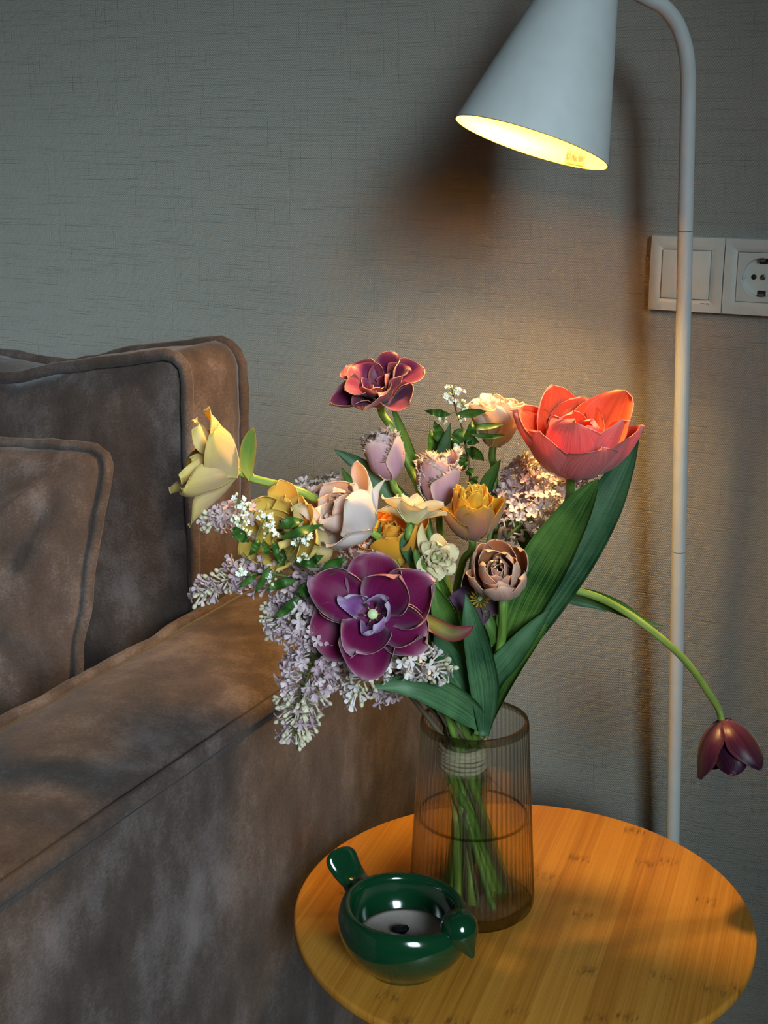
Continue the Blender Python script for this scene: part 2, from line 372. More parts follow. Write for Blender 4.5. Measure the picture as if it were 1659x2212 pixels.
for i in range(n-1):
    for k in range(m): F.append((i*m+k, (i+1)*m+k, (i+1)*m+(k+1) % m, i*m+(k+1) % m)[::-1])
mesh('cushion_body', V, F, M['suede'], cush)
for yy, o, s in ((yf-.003, .004, 1), (yr+.001, .003, 2)):
    pts = [(cx+x*(1+.008)+.0035*fbm((s, k*.31, 1)), yy+.004*fbm((s, k*.27, 7)), cz+z*1.007+.0035*fbm((s+3, k*.33, 2))) for k, (x, z) in enumerate(rim)]
    V, F = sweep(pts, .0072, 10, closed=True); mesh('piping', V, F, M['suede'], cush)
# pillow
pb = Vector((-1.165, 1.06, .43)); lean = math.radians(16)
pil = empty('throw_pillow', pb, 'square brown suede throw pillow with piping leaning on the back cushion', 'cushion')
ph, pw = .225, .225; up_p = Vector((0, math.sin(lean), math.cos(lean))); nr_p = Vector((.12, -math.cos(lean), math.sin(lean))).normalized(); rt_p = up_p.cross(nr_p)*-1
if rt_p.x < 0: rt_p = -rt_p
pc = pb+up_p*(ph*.985)
def pl_out(n):
    o = rrect(n, pw, ph, .034, lambda x, y: 0); r = []
    for x, y in o:
        k = 1-.055*((1-(x/pw)**2) if abs(y) > abs(x) else 0); k2 = 1-.05*((1-(y/ph)**2) if abs(x) > abs(y) else 0)
        r.append((x*k2, y*k))
    return r
po = pl_out(128); V = []; rings = []
def pil_pt(x, y, t, side):
    th = .062*(1-t**2.2)**.62*(1-.25*max(0, (abs(x/pw)+abs(y/ph)-1)))
    ang = math.atan2(y-ph, x-pw); dist = math.hypot(x-pw, y-ph)
    w = .0105*math.sin(ang*15+2*fbm((x*7, y*7, 1)))*math.exp(-((dist-.14)/.09)**2)+.007*fbm((x*9, y*13, 4))+.004*math.sin(y*70+x*34+3*fbm((x*8, y*8, 9)))*max(0, 1-t**3)
    return pc+rt_p*x+up_p*y+nr_p*(side*(th+(w*(1-t**6) if side > 0 else 0)))
for k in range(14): t = (k+.5)/14; rings.append([pil_pt(x*t, y*t, t, 1) for x, y in po])
rings.append([pil_pt(x, y, 1, 1) for x, y in po])
for k in range(6): t = 1-(k+1)/6.4; rings.append([pil_pt(x*t, y*t, t, -1) for x, y in po])
for rg in rings: V += rg
m = 128; n = len(rings); F = [tuple(range(m))[::-1], tuple((n-1)*m+k for k in range(m))]
for i in range(n-1):
    for k in range(m): F.append((i*m+k, (i+1)*m+k, (i+1)*m+(k+1) % m, i*m+(k+1) % m)[::-1])
mesh('pillow_body', V, F, M['suede'], pil)
pts = [pc+rt_p*(x*1.012+.003*fbm((1, k*.35, 0)))+up_p*(y*1.012+.003*fbm((2, k*.35, 0)))+nr_p*.004*fbm((3, k*.3, 0)) for k, (x, y) in enumerate(po)]
V, F = sweep(pts, .0068, 10, closed=True); mesh('piping', V, F, M['suede'], pil)

# ------------------------------------------------------------------ round table
TC = Vector((-.4212, 1.1505, 0)); TR = .2255
table = empty('side_table', TC, 'round bamboo side table with striped grain beside the sofa', 'table')
TT = TABLE_Z
V, F = lathe([(0, TT-.012), (TR-.006, TT-.012), (TR-.0015, TT-.0105), (TR, TT-.008), (TR, TT-.003), (TR-.001, TT-.0008), (TR-.003, TT), (0, TT)], 160, TC, sx=Vector((1, 0, 0)))
mesh('table_top', V, F, M['bamboo'], table)
for k in range(3):
    a0 = math.radians(30+120*k); dv = Vector((math.cos(a0), math.sin(a0), 0))
    V, F = sweep([TC+dv*.06+ZV*(TT-.012), TC+dv*.15+ZV*.0], [.011, .009], 14); mesh('leg', V, F, M['hole'], table)
V, F = lathe([(0, TT-.028), (.12, TT-.028), (.12, TT-.012), (0, TT-.012)], 40, TC); mesh('leg_plate', V, F, M['hole'], table)

# ------------------------------------------------------------------ floor lamp
PT, PB = on_y(1484.5, 300, 1.432), on_y(1453.5, 1800, 1.472)
def pole_at(z): return PB.lerp(PT, (z-PB.z)/(PT.z-PB.z))
lamp_base = pole_at(0); lamp = empty('floor_lamp', (lamp_base.x, lamp_base.y-.085, 0), 'white floor lamp with a lit tilted cone shade on a thin curved pole', 'lamp')
V, F = lathe([(0, 0), (.108, 0), (.112, .004), (.112, .014), (.108, .018), (0, .018)], 48, (lamp_base.x, lamp_base.y-.085, 0)); mesh('base', V, F, M['metal_white'], lamp)
PR = .0078
zj = on_y(1480, 499, 1.437).z; zj2 = on_y(1465, 1190, 1.455).z
V, F = sweep([pole_at(.014), pole_at(zj2-.0004)], PR, 24); mesh('pole', V, F, M['metal_white'], lamp)
V, F = sweep([pole_at(zj2+.0004), pole_at(zj-.0004)], PR, 24); mesh('pole', V, F, M['metal_white'], lamp)
# shade: axis from its narrow end to the opening
LD = 1.31; rc = P(1148, 309, LD); vv = ray(1148, 309).normalized(); e1 = (CR-vv*CR.dot(vv)).normalized(); e2 = vv.cross(e1)
if e2.z > 0: e2 = -e2
tl = math.radians(8.6); ax = (e1*-.300+e2*.954).normalized()*math.cos(tl)-vv*math.sin(tl)
SR = 174/F_PX*LD; SL = .229; r0 = .011
ap = rc-ax*SL
tk = .0014
outer = [(SR-(SR-r0)*(k/10), -SL*(k/10)) for k in range(11)]
inner = [(max(.004, r-tk), h+(.0 if i else 0)) for i, (r, h) in enumerate(outer)]
V, F = lathe(outer, 96, rc, ax); V2, F2 = lathe([(r0, -SL), (.006, -SL-.004), (0.0005, -SL-.004)], 96, rc, ax)
F = [f for f in F if len(f) == 4]
k0 = len(V); V += V2; F += [tuple(i+k0 for i in f) for f in F2 if len(f) == 4]
shade = mesh('lamp_shade', V, F, M['metal_white'], lamp)
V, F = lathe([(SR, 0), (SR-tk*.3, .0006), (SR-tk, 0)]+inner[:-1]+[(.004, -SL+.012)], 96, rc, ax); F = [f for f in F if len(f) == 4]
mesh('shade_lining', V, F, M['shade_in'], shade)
bc = rc-ax*.076
V, F = lathe([(.0005, .033), (.012, .031), (.022, .024), (.0285, .012), (.030, 0), (.027, -.013), (.019, -.027), (.0135, -.038), (.013, -.05)], 32, bc, ax)
mesh('bulb', V, F, M['bulb'], lamp)
V, F = lathe([(.0135, -.05), (.0145, -.05), (.0145, -.10), (.0135, -.10)], 24, bc, ax); mesh('bulb_socket', V, F, M['plastic'], lamp)
# bent upper pole to the narrow end of the shade
p0 = pole_at(zj+.0004); p1 = pole_at(on_y(1486, 205, 1.43).z)
top = ap-ax*.003
cpts = [p0, p0.lerp(p1, .5), p1, on_y(1485.5, 145, 1.425), on_y(1478, 95, 1.421), on_y(1460, 48, 1.414), on_y(1432, 14, 1.404), on_y(1397, -5, 1.392), on_y(1362, -28, 1.375), on_y(1338, -78, 1.355), on_y(1322, -150, 1.335), top-ax*.03, top+ax*.004]
pts = spline(cpts, 8); V, F = sweep(pts, PR, 24); mesh('bent_pole', V, F, M['metal_white'], lamp)
# sticker inside the rim
def cone_in(ang, h):                                             # point on the lining, h metres in from the opening
    x = CR-ax*CR.dot(ax); x.normalize(); y = ax.cross(x); r = SR-(SR-r0)*h/SL-tk-.0002
    return rc-ax*h+x*(r*math.cos(ang))+y*(r*math.sin(ang)), (x*-math.sin(ang)+y*math.cos(ang)), (x*math.cos(ang)+y*math.sin(ang))
def to_px(p): q = p-CAM; d = q.dot(CF); return 829.5+F_PX*q.dot(CR)/d, 1106-F_PX*q.dot(CU)/d
best = None
for i in range(360):
    for h in np.linspace(.003, .04, 24):
        p_, tn, rd = cone_in(math.radians(i), h); u_, v_ = to_px(p_)
        if rd.dot(vv) < .02: continue
        e = (u_-1245)**2+(v_-341)**2
        if best is None or e < best[0]: best = (e, math.radians(i), h)
sa, shh = best[1], best[2]
sgn = 1 if to_px(cone_in(sa+.1, shh)[0])[0] > to_px(cone_in(sa, shh)[0])[0] else -1
hwid = .0123/SR
def st_pt(a_, b_, lift=.0): p_, tn, rd = cone_in(sa+sgn*a_*hwid, shh-b_*.0062); return p_-rd*lift
V = [st_pt(-1+i/4, b_, .0004) for b_ in (1, -1) for i in range(9)]; F = [(i, i+1, 9+i+1, 9+i) for i in range(8)]
stick = mesh('sticker', V, F, M['sticker'], shade); stick['label'] = 'small beige sticker printed E27 Max. 40W'
def text_mesh(txt, size):
    cu = bpy.data.curves.new('t', 'FONT'); cu.body = txt; cu.size = size; cu.align_x = 'CENTER'; cu.align_y = 'CENTER'; cu.resolution_u = 3
    o = bpy.data.objects.new('t', cu); COL.objects.link(o); dg = bpy.context.evaluated_depsgraph_get(); me = bpy.data.meshes.new_from_object(o.evaluated_get(dg))
    V = [v.co.copy() for v in me.vertices]; F = [tuple(p_.vertices) for p_ in me.polygons]; bpy.data.objects.remove(o, do_unlink=True)
    bpy.data.meshes.remove(me); bpy.data.curves.remove(cu); return V, F
tv, tf = text_mesh('E27 Max. 40W', 1.0); mw = max(abs(v.x) for v in tv); mh = max(abs(v.y) for v in tv)
mesh('lettering', [st_pt(v.x/mw*.92, -v.y/mh*.52, .0008) for v in tv], tf, M['ink_brown'], stick, smooth=False)

# ------------------------------------------------------------------ switch and socket on the wall
def plate(px, name, label, cat):
    z0, z1 = CAM.z-.1985, CAM.z-.1168; x0, x1 = px, px+.0815; cx, cz = (x0+x1)/2, (z0+z1)/2
    t = empty(name, (cx, WALL_Y, cz), label, cat)
    def ring(s, y, r=.0):
        h = .04075*s; return [(cx-h, y, cz-h), (cx+h, y, cz-h), (cx+h, y, cz+h), (cx-h, y, cz+h)]
    R = [ring(1, WALL_Y), ring(1, WALL_Y-.0075), ring(.985, WALL_Y-.0090), ring(.80, WALL_Y-.0098), ring(.70, WALL_Y-.0085), ring(.655, WALL_Y-.0080), ring(.655, WALL_Y-.004)]
    # finer outline so that the dished border curves like a lens
    V = []; n = 24
    for q in R:
        for k in range(4):
            a_, b_ = Vector(q[k]), Vector(q[(k+1) % 4])
            for i in range(n): V.append(a_.lerp(b_, i/n))
    m = 4*n; F = []
    for i in range(len(R)-1):
        for k in range(m): F.append((i*m+k, i*m+(k+1) % m, (i+1)*m+(k+1) % m, (i+1)*m+k))
    V2 = [Vector(v) for v in V]
    for i in range(2*m, 5*m):                                   # the bright curved ridge
        k = i % m % n/n; V2[i].y -= 0.0012*math.sin(math.pi*k)
    fr = mesh('frame', V2, F, M['plastic'], t)
    md = fr.modifiers.new('edge', 'EDGE_SPLIT'); md.split_angle = math.radians(28)
    return t, cx, cz
sw, cx, cz = plate(-.4298, 'light_switch', 'white wall switch with one flat rocker behind the lamp pole', 'switch')
rbox('rocker', (cx, WALL_Y-.0075, cz), (.0525, .008, .0525), M['plastic'], sw, .0008, 2)
tv, tf = text_mesh('VIKO', .0034); mesh('lettering', [(cx+.0225+v.x*1.25, WALL_Y-.0099, cz-.0312+v.y) for v in tv], tf, M['ink'], sw, smooth=False)
so, cx, cz = plate(-.4298+.0818, 'wall_socket', 'white round earthed wall socket at the right edge', 'socket')
V = []; F = []
# square insert with a round well
n = 64; hs = .0262; rings = []
sqr = []
for k in range(n):
    a0 = 2*math.pi*k/n; c_, s_ = math.cos(a0), math.sin(a0); q = hs/max(abs(c_), abs(s_)); sqr.append((c_*q, s_*q))
yb = WALL_Y-.0095
rings = [[(cx+x, WALL_Y-.004, cz+z) for x, z in sqr], [(cx+x, yb+.0006, cz+z) for x, z in sqr], [(cx+x*.98, yb, cz+z*.98) for x, z in sqr]]
for r, y in ((.0215, yb), (.0207, yb+.0008), (.0200, WALL_Y-.0012), (.0001, WALL_Y-.0012)): rings.append([(cx+r*math.cos(2*math.pi*k/n), y, cz+r*math.sin(2*math.pi*k/n)) for k in range(n)])
for rg in rings: V += rg
for i in range(len(rings)-1):
    for k in range(n): F.append((i*n+k, i*n+(k+1) % n, (i+1)*n+(k+1) % n, (i+1)*n+k))
ins = mesh('socket_insert', V, F, M['plastic'], so); md = ins.modifiers.new('edge', 'EDGE_SPLIT'); md.split_angle = math.radians(35)
for s in (-1, 1):
    V, F = lathe([(.0028, 0), (.0028, .0006), (.0, .0006)], 20, (cx+s*.0095, WALL_Y-.0012, cz), Vector((0, -1, 0))); mesh('pin_hole', V, F, M['hole'], ins)
    rbox('earth_clip', (cx, WALL_Y-.0045, cz+s*.0185), (.0055, .0075, .0028), M['steel'], ins, .0006, 2)
    rbox('earth_slot', (cx, WALL_Y-.0018, cz+s*.0172), (.0085, .0015, .0058), M['hole'], ins, .0005, 2)
    rbox('side_key', (cx+s*.0193, WALL_Y-.0050, cz), (.0022, .0085, .0046), M['plastic'], ins, .0005, 2)
V, F = lathe([(.0030, 0), (.0030, .0008), (.0022, .0012), (0, .0012)], 20, (cx, WALL_Y-.0012, cz), Vector((0, -1, 0))); sc_ = mesh('screw', V, F, M['steel'], ins)
rbox('screw_slot', (cx, WALL_Y-.0025, cz), (.0045, .0003, .0007), M['hole'], sc_, .0001, 1, Matrix.Rotation(.7, 3, 'Y'))

# ------------------------------------------------------------------ fluted vase
VB = on_z(1018, 1945, TABLE_Z); VH = .197
vase = empty('vase', VB, 'fluted smoky glass vase half filled with water on the bamboo table', 'vase')
def vr(z): return .0625+(.0516-.0625)*(z/VH)
NR = 66; SEG = NR*6
hz = [0, .0006, .002, .006, .012, .03, .06, .09, .12, .15, .18, .190, .1955, .197]
rings = []
for z in hz:
    amp = .0008*min(1, max(0, (z-.002)/.01))*min(1, max(0, (VH-z)/.003)); rr = vr(z)-(.0035*(1-min(1, z/.006))**2)
    rings.append([(rr-amp+amp*2*abs(math.sin(math.pi*NR*k/SEG)), k, z) for k in range(SEG)])
inz = [.197, .1955, .18, .15, .12, .09, .06, .03, .014, .0095]
for z in inz: rings.append([(vr(z)-.0032-(.004*max(0, 1-(z-.0095)/.006)**2), k, z) for k in range(SEG)])
V = []; F = []
for rg in rings:
    for r, k, z in rg: a0 = 2*math.pi*k/SEG; V.append(VB+Vector((r*math.cos(a0), r*math.sin(a0), z)))
m = SEG
for i in range(len(rings)-1):
    for k in range(m): F.append((i*m+k, i*m+(k+1) % m, (i+1)*m+(k+1) % m, (i+1)*m+k))
F.append(tuple(range(m))[::-1]); F.append(tuple((len(rings)-1)*m+k for k in range(m)))
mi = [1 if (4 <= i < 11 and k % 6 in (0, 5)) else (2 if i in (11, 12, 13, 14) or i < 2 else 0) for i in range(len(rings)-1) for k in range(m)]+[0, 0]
mesh('glass_body', V, F, [M['glass'], M['groove_shade'], M['glass_rim']], vase, mi=mi)
wz = [.0105, .03, .06, .094, .0965, .0972]
V, F = lathe([(.0005, .0105)]+[(vr(z)-.0040+(.0004 if z > .096 else 0)-(.003 if z < .012 else 0), z) for z in wz]+[(vr(.096)-.006, .0960), (vr(.096)-.009, .0956), (.0005, .0956)], 96, VB)
wm = mesh('water', V, F, [M['water'], M['meniscus_shade']], vase); wm.data.polygons.foreach_set('material_index', [1 if 4*96 <= i < 7*96 else 0 for i in range(len(wm.data.polygons))])

# ------------------------------------------------------------------ bird bowl with candle
BB = on_z(860, 2100, TABLE_Z); RZ = .064
rimc = on_z(876, 1948, TABLE_Z+RZ)
BB = Vector((-.4852, 1.0125, TABLE_Z))
hp = on_z(992, 2005, TABLE_Z+.053); tp = on_z(730, 1832, TABLE_Z+.086)
hp = hp-ray(992, 2005)*.009
fwd = Vector((hp.x-BB.x, hp.y-BB.y, 0)).normalized(); side = ZV.cross(fwd)
bowl = empty('bird_candle_bowl', BB, 'glossy green ceramic bird-shaped bowl holding a candle on the table', 'candle holder')
prof = [(.0005, .0015), (.026, .0015), (.030, 0), (.0325, .0006), (.034, .003), (.0365, .0062), (.0455, .015), (.0535, .026), (.0585, .038), (.0600, .048), (.0590, .056), (.0565, .0620), (.0535, .0648), (.0505, .0650), (.0478, .0630), (.0466, .059), (.0468, .050), (.0442, .040), (.039, .031), (.033, .024), (.02, .017), (.0005, .016)]
V = []; n = 72
pr = spline(prof, 3)
for r, z in pr:
    for k in range(n):
        a0 = 2*math.pi*k/n; c_, s_ = math.cos(a0), math.sin(a0)
        ex = 1+.05*max(0, c_)**2; zt = z-.005*max(0, c_)**3*(z/.065)+.003*max(0, -c_)**3*(z/.065)
        V.append(BB+fwd*(r*c_*ex)+side*(r*s_)+ZV*max(0, zt))
F = []
for i in range(len(pr)-1):
    for k in range(n): F.append((i*n+k, i*n+(k+1) % n, (i+1)*n+(k+1) % n, (i+1)*n+k))
mesh('bowl_body', V, F, M['glaze'], bowl)
# tail: flat paddle, rounded end
tb = on_z(782, 1918, TABLE_Z+.056); tdir = (tp-tb); tlen = tdir.length; tdir.normalize(); tside = Vector((.42, .91, 0)).normalized(); tn_ = tdir.cross(tside).normalized()
if tn_.z < 0: tn_ = -tn_
V = []; F = []; ns = 20; tt = [0, .1, .2, .32, .45, .58, .68, .76, .83, .88, .92, .95, .975, .99, 1.0]
for t in tt:
    wdt = (.0125+.0058*t)*(math.sqrt(max(0, 1-((t-.62)/.38)**3.2)) if t > .62 else 1)+.0006; th = (.0062-.0015*t)*(math.sqrt(max(0.015, 1-((t-.80)/.2)**2.2)) if t > .80 else 1)
    if t < .2: wdt += .004*(1-t/.2); th += .004*(1-t/.2)
    c0 = tb+tdir*(tlen*t)+tn_*(-.006*math.sin(t*math.pi))
    for k in range(ns):
        a0 = 2*math.pi*k/ns; cc, ss = math.cos(a0), math.sin(a0); V.append(c0+tside*(wdt*math.copysign(abs(cc)**.7, cc))+tn_*(th*math.copysign(abs(ss)**.8, ss)))
for i in range(len(tt)-1):
    for k in range(ns): F.append((i*ns+k, i*ns+(k+1) % ns, (i+1)*ns+(k+1) % ns, (i+1)*ns+k))
F.append(tuple(range(ns))[::-1]); F.append(tuple((len(tt)-1)*ns+k for k in range(ns)))
mesh('tail', V, F, M['glaze'], bowl)
# head: a ball drawn out into a beak
bk = P(1022, 2070, (hp-CAM).dot(CF)+.001); bd = (bk-hp); bl = bd.length; bd.normalize(); HRD = .0172
prof = [(.0004, -HRD)]+[(HRD*math.sin(t), -HRD*math.cos(t)) for t in np.linspace(.2, 1.95, 12)]+[(.0140, .0100), (.0104, .0150), (.0072, .0200), (.0044, bl-.0050), (.0022, bl-.0012), (.0004, bl)]
V, F = lathe(spline(prof, 3), 40, hp, bd); mesh('head', V, F, M['glaze'], bowl)
V = []; F = []; n = 48; rr = [0, .012, .024, .036, .0408, .0415]; zz = [.0345, .0345, .0341, .0343, .0350, .0320]
for r, z in zip(rr, zz):
    for k in range(n): a0 = 2*math.pi*k/n; V.append(BB+Vector((r*math.cos(a0), r*math.sin(a0), z+.0004*fbm((r*90, a0*3, 0)))))
for i in range(len(rr)-1):
    for k in range(n): F.append((i*n+k, i*n+(k+1) % n, (i+1)*n+(k+1) % n, (i+1)*n+k))
wax = mesh('candle_wax', V, F, M['wax'], bowl)
bm = bmesh.new(); bmesh.ops.create_icosphere(bm, subdivisions=2, radius=1)
wc = BB+ZV*.0382-CR*.003
V = [wc+CR*(v.co.x*.0085)+ZV*(v.co.z*.0042)+HD*(v.co.y*.005)+Vector((1, 1, 1))*(.0022*fbm(v.co*2.2)) for v in bm.verts]; bm.verts.index_update()
F = [[v.index for v in f.verts] for f in bm.faces]; bm.free(); mesh('charred_wick', V, F, M['char'], wax, smooth=False)
# ------------------------------------------------------------------ flowers: shared makers
PROF = {'tulip': [(0, .30), (.12, .50), (.3, .84), (.48, 1), (.62, .97), (.76, .82), (.85, .66), (.92, .46), (.965, .29), (1, .03)],
        'round': [(0, .28), (.12, .46), (.3, .78), (.5, .97), (.64, 1), (.76, .93), (.85, .79), (.92, .60), (.965, .40), (.985, .26), (1, .04)],
        'point': [(0, .32), (.15, .62), (.35, .95), (.5, 1), (.68, .86), (.84, .52), (.94, .24), (1, .02)],
        'oval': [(0, .22), (.2, .66), (.45, 1), (.65, .96), (.85, .62), (.95, .34), (1, .05)]}
TS = np.array([0, .08, .18, .29, .41, .53, .65, .75, .83, .895, .945, .98, 1.0]); SS = np.linspace(-1, 1, 11)
def petal_geo(L, Wd, ang, r0=.003, cup=1.0, prof='tulip', ruffle=.0, fringe=0., rng=None, thick=.0007, twist=0.):
    """petal in flower space: +z is the flower's axis, the petal leaves towards +x. Inner sheet first, outer sheet second."""
    rng = rng or random; pr = PROF[prof]; px = [p_[0] for p_ in pr]; py = [p_[1] for p_ in pr]
    tt = np.linspace(0, 1, 61); a0, a1, a2 = [math.radians(x) for x in ang]
    th = (1-tt)**2*a0+2*tt*(1-tt)*a1+tt**2*a2
    rho = r0+np.r_[0, np.cumsum((np.sin(th[1:])+np.sin(th[:-1]))/2)]*L/60; zz = np.r_[0, np.cumsum((np.cos(th[1:])+np.cos(th[:-1]))/2)]*L/60
    ph1, ph2, ph3 = rng.uniform(0, 6.28), rng.uniform(0, 6.28), rng.uniform(0, 6.28); f1 = rng.uniform(2.2, 3.4); asym = rng.uniform(-.12, .12)
    I = []; N = []; uv = []
    for t in TS:
        h = np.interp(t, tt, th); R_ = np.interp(t, tt, rho); Zc = np.interp(t, tt, zz); w = Wd/2*np.interp(t, px, py)
        nin = np.array([-math.cos(h), 0, math.sin(h)]); tg = np.array([math.sin(h), 0, math.cos(h)])
        Rc = max(Wd*.30, (Wd*.42)/max(.15, cup)*(1-.12*t))
        for s in SS:
            ww = w*(1+asym*s)*(1+.05*math.sin(7*t+ph3)*(abs(s))); k = s*ww/Rc
            lat = Rc*math.sin(k); inn = Rc*(1-math.cos(k))
            rf = ruffle*(abs(s)**1.5*math.sin(f1*3.2*t+ph1+(2 if s > 0 else 0))*(.25+t)+.35*t**4*math.sin(s*3.2+ph2))
            mr = .05*Wd*math.exp(-(s/.10)**2)*(t*(1-t))*2.0           # midrib
            tw = twist*t*lat
            p_ = np.array([R_, lat, Zc])+nin*(inn+rf+mr+tw)+tg*(-.10*ww*s*s*(1 if t > .3 else 0)*t)
            I.append(p_); N.append(nin); uv.append(((s+1)/2, t))
    I = np.array(I); N = np.array(N); n, m = len(TS), len(SS)
    G = I.reshape(n, m, 3); du = np.gradient(G, axis=0); dv = np.gradient(G, axis=1); nn = np.cross(dv, du); nn /= np.linalg.norm(nn, axis=2)[:, :, None]+1e-12
    sg = np.sign((nn.reshape(-1, 3)*N).sum(1).mean()); nn = nn.reshape(-1, 3)*sg
    V = list(I)+list(I-nn*thick); F = grid_faces(n, m, 0, sg < 0); mi = [1]*len(F); F2 = grid_faces(n, m, n*m, sg > 0); F += F2; mi += [0]*len(F2)
    q = n*m; edge = [i*m for i in range(n)]+[(n-1)*m+j for j in range(1, m)]+[i*m+m-1 for i in range(n-2, -1, -1)]
    for a_, b_ in zip(edge[:-1], edge[1:]): F.append((a_, b_, q+b_, q+a_)); mi.append(0)
    uv = uv+uv
    if fringe > 0:                                              # torn crystalline edge
        for a_, b_ in zip(edge[:-1], edge[1:]):
            ta = uv[a_][1]
            if ta < .45: continue
            for k in range(7):
                f = rng.random(); p_ = I[a_]*(1-f)+I[b_]*f; ed = I[b_]-I[a_]; ed /= np.linalg.norm(ed)+1e-9
                mid_ = I[(a_//m)*m+m//2]; out = p_-mid_; out -= ed*(out@ed)*.4; out = out/(np.linalg.norm(out)+1e-9)+np.array([0, 0, .55])
                out = out+np.array([rng.uniform(-.6, .6) for _ in range(3)]); out /= np.linalg.norm(out)
                ln = fringe*rng.uniform(.35, 1.0); wv = ed*ln*.20; k0 = len(V); nv = nn[a_]*ln*.12
                V += [p_-wv, p_+wv, p_+nv, p_+out*ln]; uv += [(.0, 1.)]*4
                F += [(k0, k0+1, k0+3), (k0+1, k0+2, k0+3), (k0+2, k0, k0+3)]; mi += [0, 0, 1]
    return np.array(V), F, uv, mi
def frame(axis, roll=0.):
    z = Vector(axis).normalized(); x = CR-z*CR.dot(z)
    if x.length < .2: x = CU-z*CU.dot(z)
    x.normalize(); y = z.cross(x); R_ = Matrix((x, y, z)).transposed()
    return R_ @ Matrix.Rotation(roll, 3, 'Z')
def whorl(t, base, Rm, n, L, Wd, ang, mo, mi_, rng, phase=0., r0=.003, lift=0., jl=.06, ja=7., name='petal', skip=(), alt=6., **kw):
    """n petals round the axis, each a mesh of its own"""
    for k in range(n):
        if k in skip: rng.random(); continue
        ph = phase+2*math.pi*k/n+rng.uniform(-.13, .13); da = rng.uniform(-ja, ja)+alt*((k % 2)-.5)*(1 if n < 9 else .5)
        V, F, uv, mi = petal_geo(L*(1+rng.uniform(-jl, jl)), Wd*(1+rng.uniform(-jl, jl)), (ang[0]+da*.4, ang[1]+da, ang[2]+da*1.4), r0=r0, rng=rng, twist=rng.uniform(-.22, .22), **kw)
        R2 = np.array(Rm @ Matrix.Rotation(ph, 3, 'Z')); V = V+np.array([0, 0, lift-.0012*(k % 2)])
        mesh(name, V @ R2.T+np.array(base), F, [M[mo], M[mi_]], t, uv=uv, mi=mi)
VASE_C = Vector((VB.x, VB.y, TABLE_Z)); NECK = B(1000, 1622, 0.0); stem_no = [0]
def stem_path(head, hdir, via, neck_r=.017):
    """from the flower's base down through the tie to the foot of the vase"""
    i = stem_no[0]; stem_no[0] += 1
    a0 = 2.399*i; r = neck_r*math.sqrt(((i*7) % 22+.5)/22); nk = NECK+CR*(r*math.cos(a0))+HD*(r*math.sin(a0))
    ang = a0+2.6+.3*math.sin(i*3.1); fr = .020+.027*((i*13) % 17)/17; ft = VASE_C+Vector((0, 0, .0125+.010*((i*5) % 7)/7))+Vector((math.cos(ang)*fr, math.sin(ang)*fr, 0))+CR*.006
    pts = [head, head-Vector(hdir)*.012]+list(via)+[nk+ZV*.03*0, nk.lerp(ft, .5)+CR*.0, ft]
    return pts
def add_stem(t, pts, r=.0030, mat='stem', r_end=None, name='stem'):
    p_ = spline(pts, 7); rad = np.linspace(r, r_end or r*1.12, len(p_)); V, F = sweep(p_, rad, 9)
    n = len(p_); uv = [(k/9, i/n*4) for i in range(n) for k in range(9)]; uv += [(0, 0)]*(len(V)-len(uv))
    return mesh(name, V, F, M[mat], t, uv=uv)
def leaf(t, spec, mat='leaf', fold=.35, roll=0., name='leaf', wave=.0, thick=.0009):
    """blade along a spine of (u, v, depth offset, width in pixels); turned to face the viewer, then rolled"""
    pts = [(*B(u, v, o), w/2/F_PX*(B(u, v, o)-CAM).dot(CF)) for u, v, o, w in spec]; A = spline(pts, 6); C_ = A[:, :3]; Wd = np.maximum(A[:, 3], .0003)
    T = np.gradient(C_, axis=0); T /= np.linalg.norm(T, axis=1)[:, None]; n = len(A); S7 = np.linspace(-1, 1, 9); V = []; uv = []; NN = []
    for i in range(n):
        view = np.array((CAM-Vector(C_[i])).normalized()); sd = np.cross(T[i], view); sd /= np.linalg.norm(sd); nm = np.cross(sd, T[i]); rl = roll+.35*math.sin(i/n*3)*roll
        sd2 = sd*math.cos(rl)+nm*math.sin(rl); nm2 = nm*math.cos(rl)-sd*math.sin(rl)
        for s in S7:
            ww = Wd[i]/max(.35, math.cos(rl)); V.append(C_[i]+sd2*(s*ww)+nm2*(fold*ww*(s*s-.3)+wave*Wd[i]*abs(s)*math.sin(i*.9+s*2))); uv.append(((s+1)/2, i/n)); NN.append(nm2)
    m = 9; V = np.array(V); NN = np.array(NN); back = V-NN*thick; F = grid_faces(n, m)+grid_faces(n, m, n*m, True); q = n*m
    edge = [i*m for i in range(n)]+[(n-1)*m+j for j in range(1, m)]+[i*m+m-1 for i in range(n-2, -1, -1)]+list(range(m-2, -1, -1))
    for a_, b_ in zip(edge[:-1], edge[1:]): F.append((b_, a_, q+a_, q+b_))
    return mesh(name, np.vstack([V, back]), F, M[mat], t, uv=uv+uv)
def stamens(t, base, Rm, n, L, col_f, col_a, spread=.4, rng=random, pistil=None, pr=.0028, pl=.014):
    for k in range(n):
        a0 = 2*math.pi*k/n; d = Rm @ Vector((math.cos(a0)*spread, math.sin(a0)*spread, 1)).normalized(); b0 = Vector(base)+Rm @ Vector((math.cos(a0)*.003, math.sin(a0)*.003, .002)); e = b0+d*L
        V, F = sweep([b0, b0.lerp(e, .6), e], [.0008, .0006, .0005], 6); st = mesh('stamen', V, F, M[col_f], t)
        V, F = sweep([e-d*.003, e, e+d*.004], [.0009, .0014, .0005], 6); mesh('anther', V, F, M[col_a], st)
    if pistil:
        V, F = lathe([(pr*.7, 0), (pr, pl*.4), (pr*.95, pl*.75), (pr*1.5, pl*.85), (pr*1.35, pl), (.0003, pl*1.02)], 12, base, Rm @ Vector((0, 0, 1))); mesh('pistil', V, F, M[pistil], t)
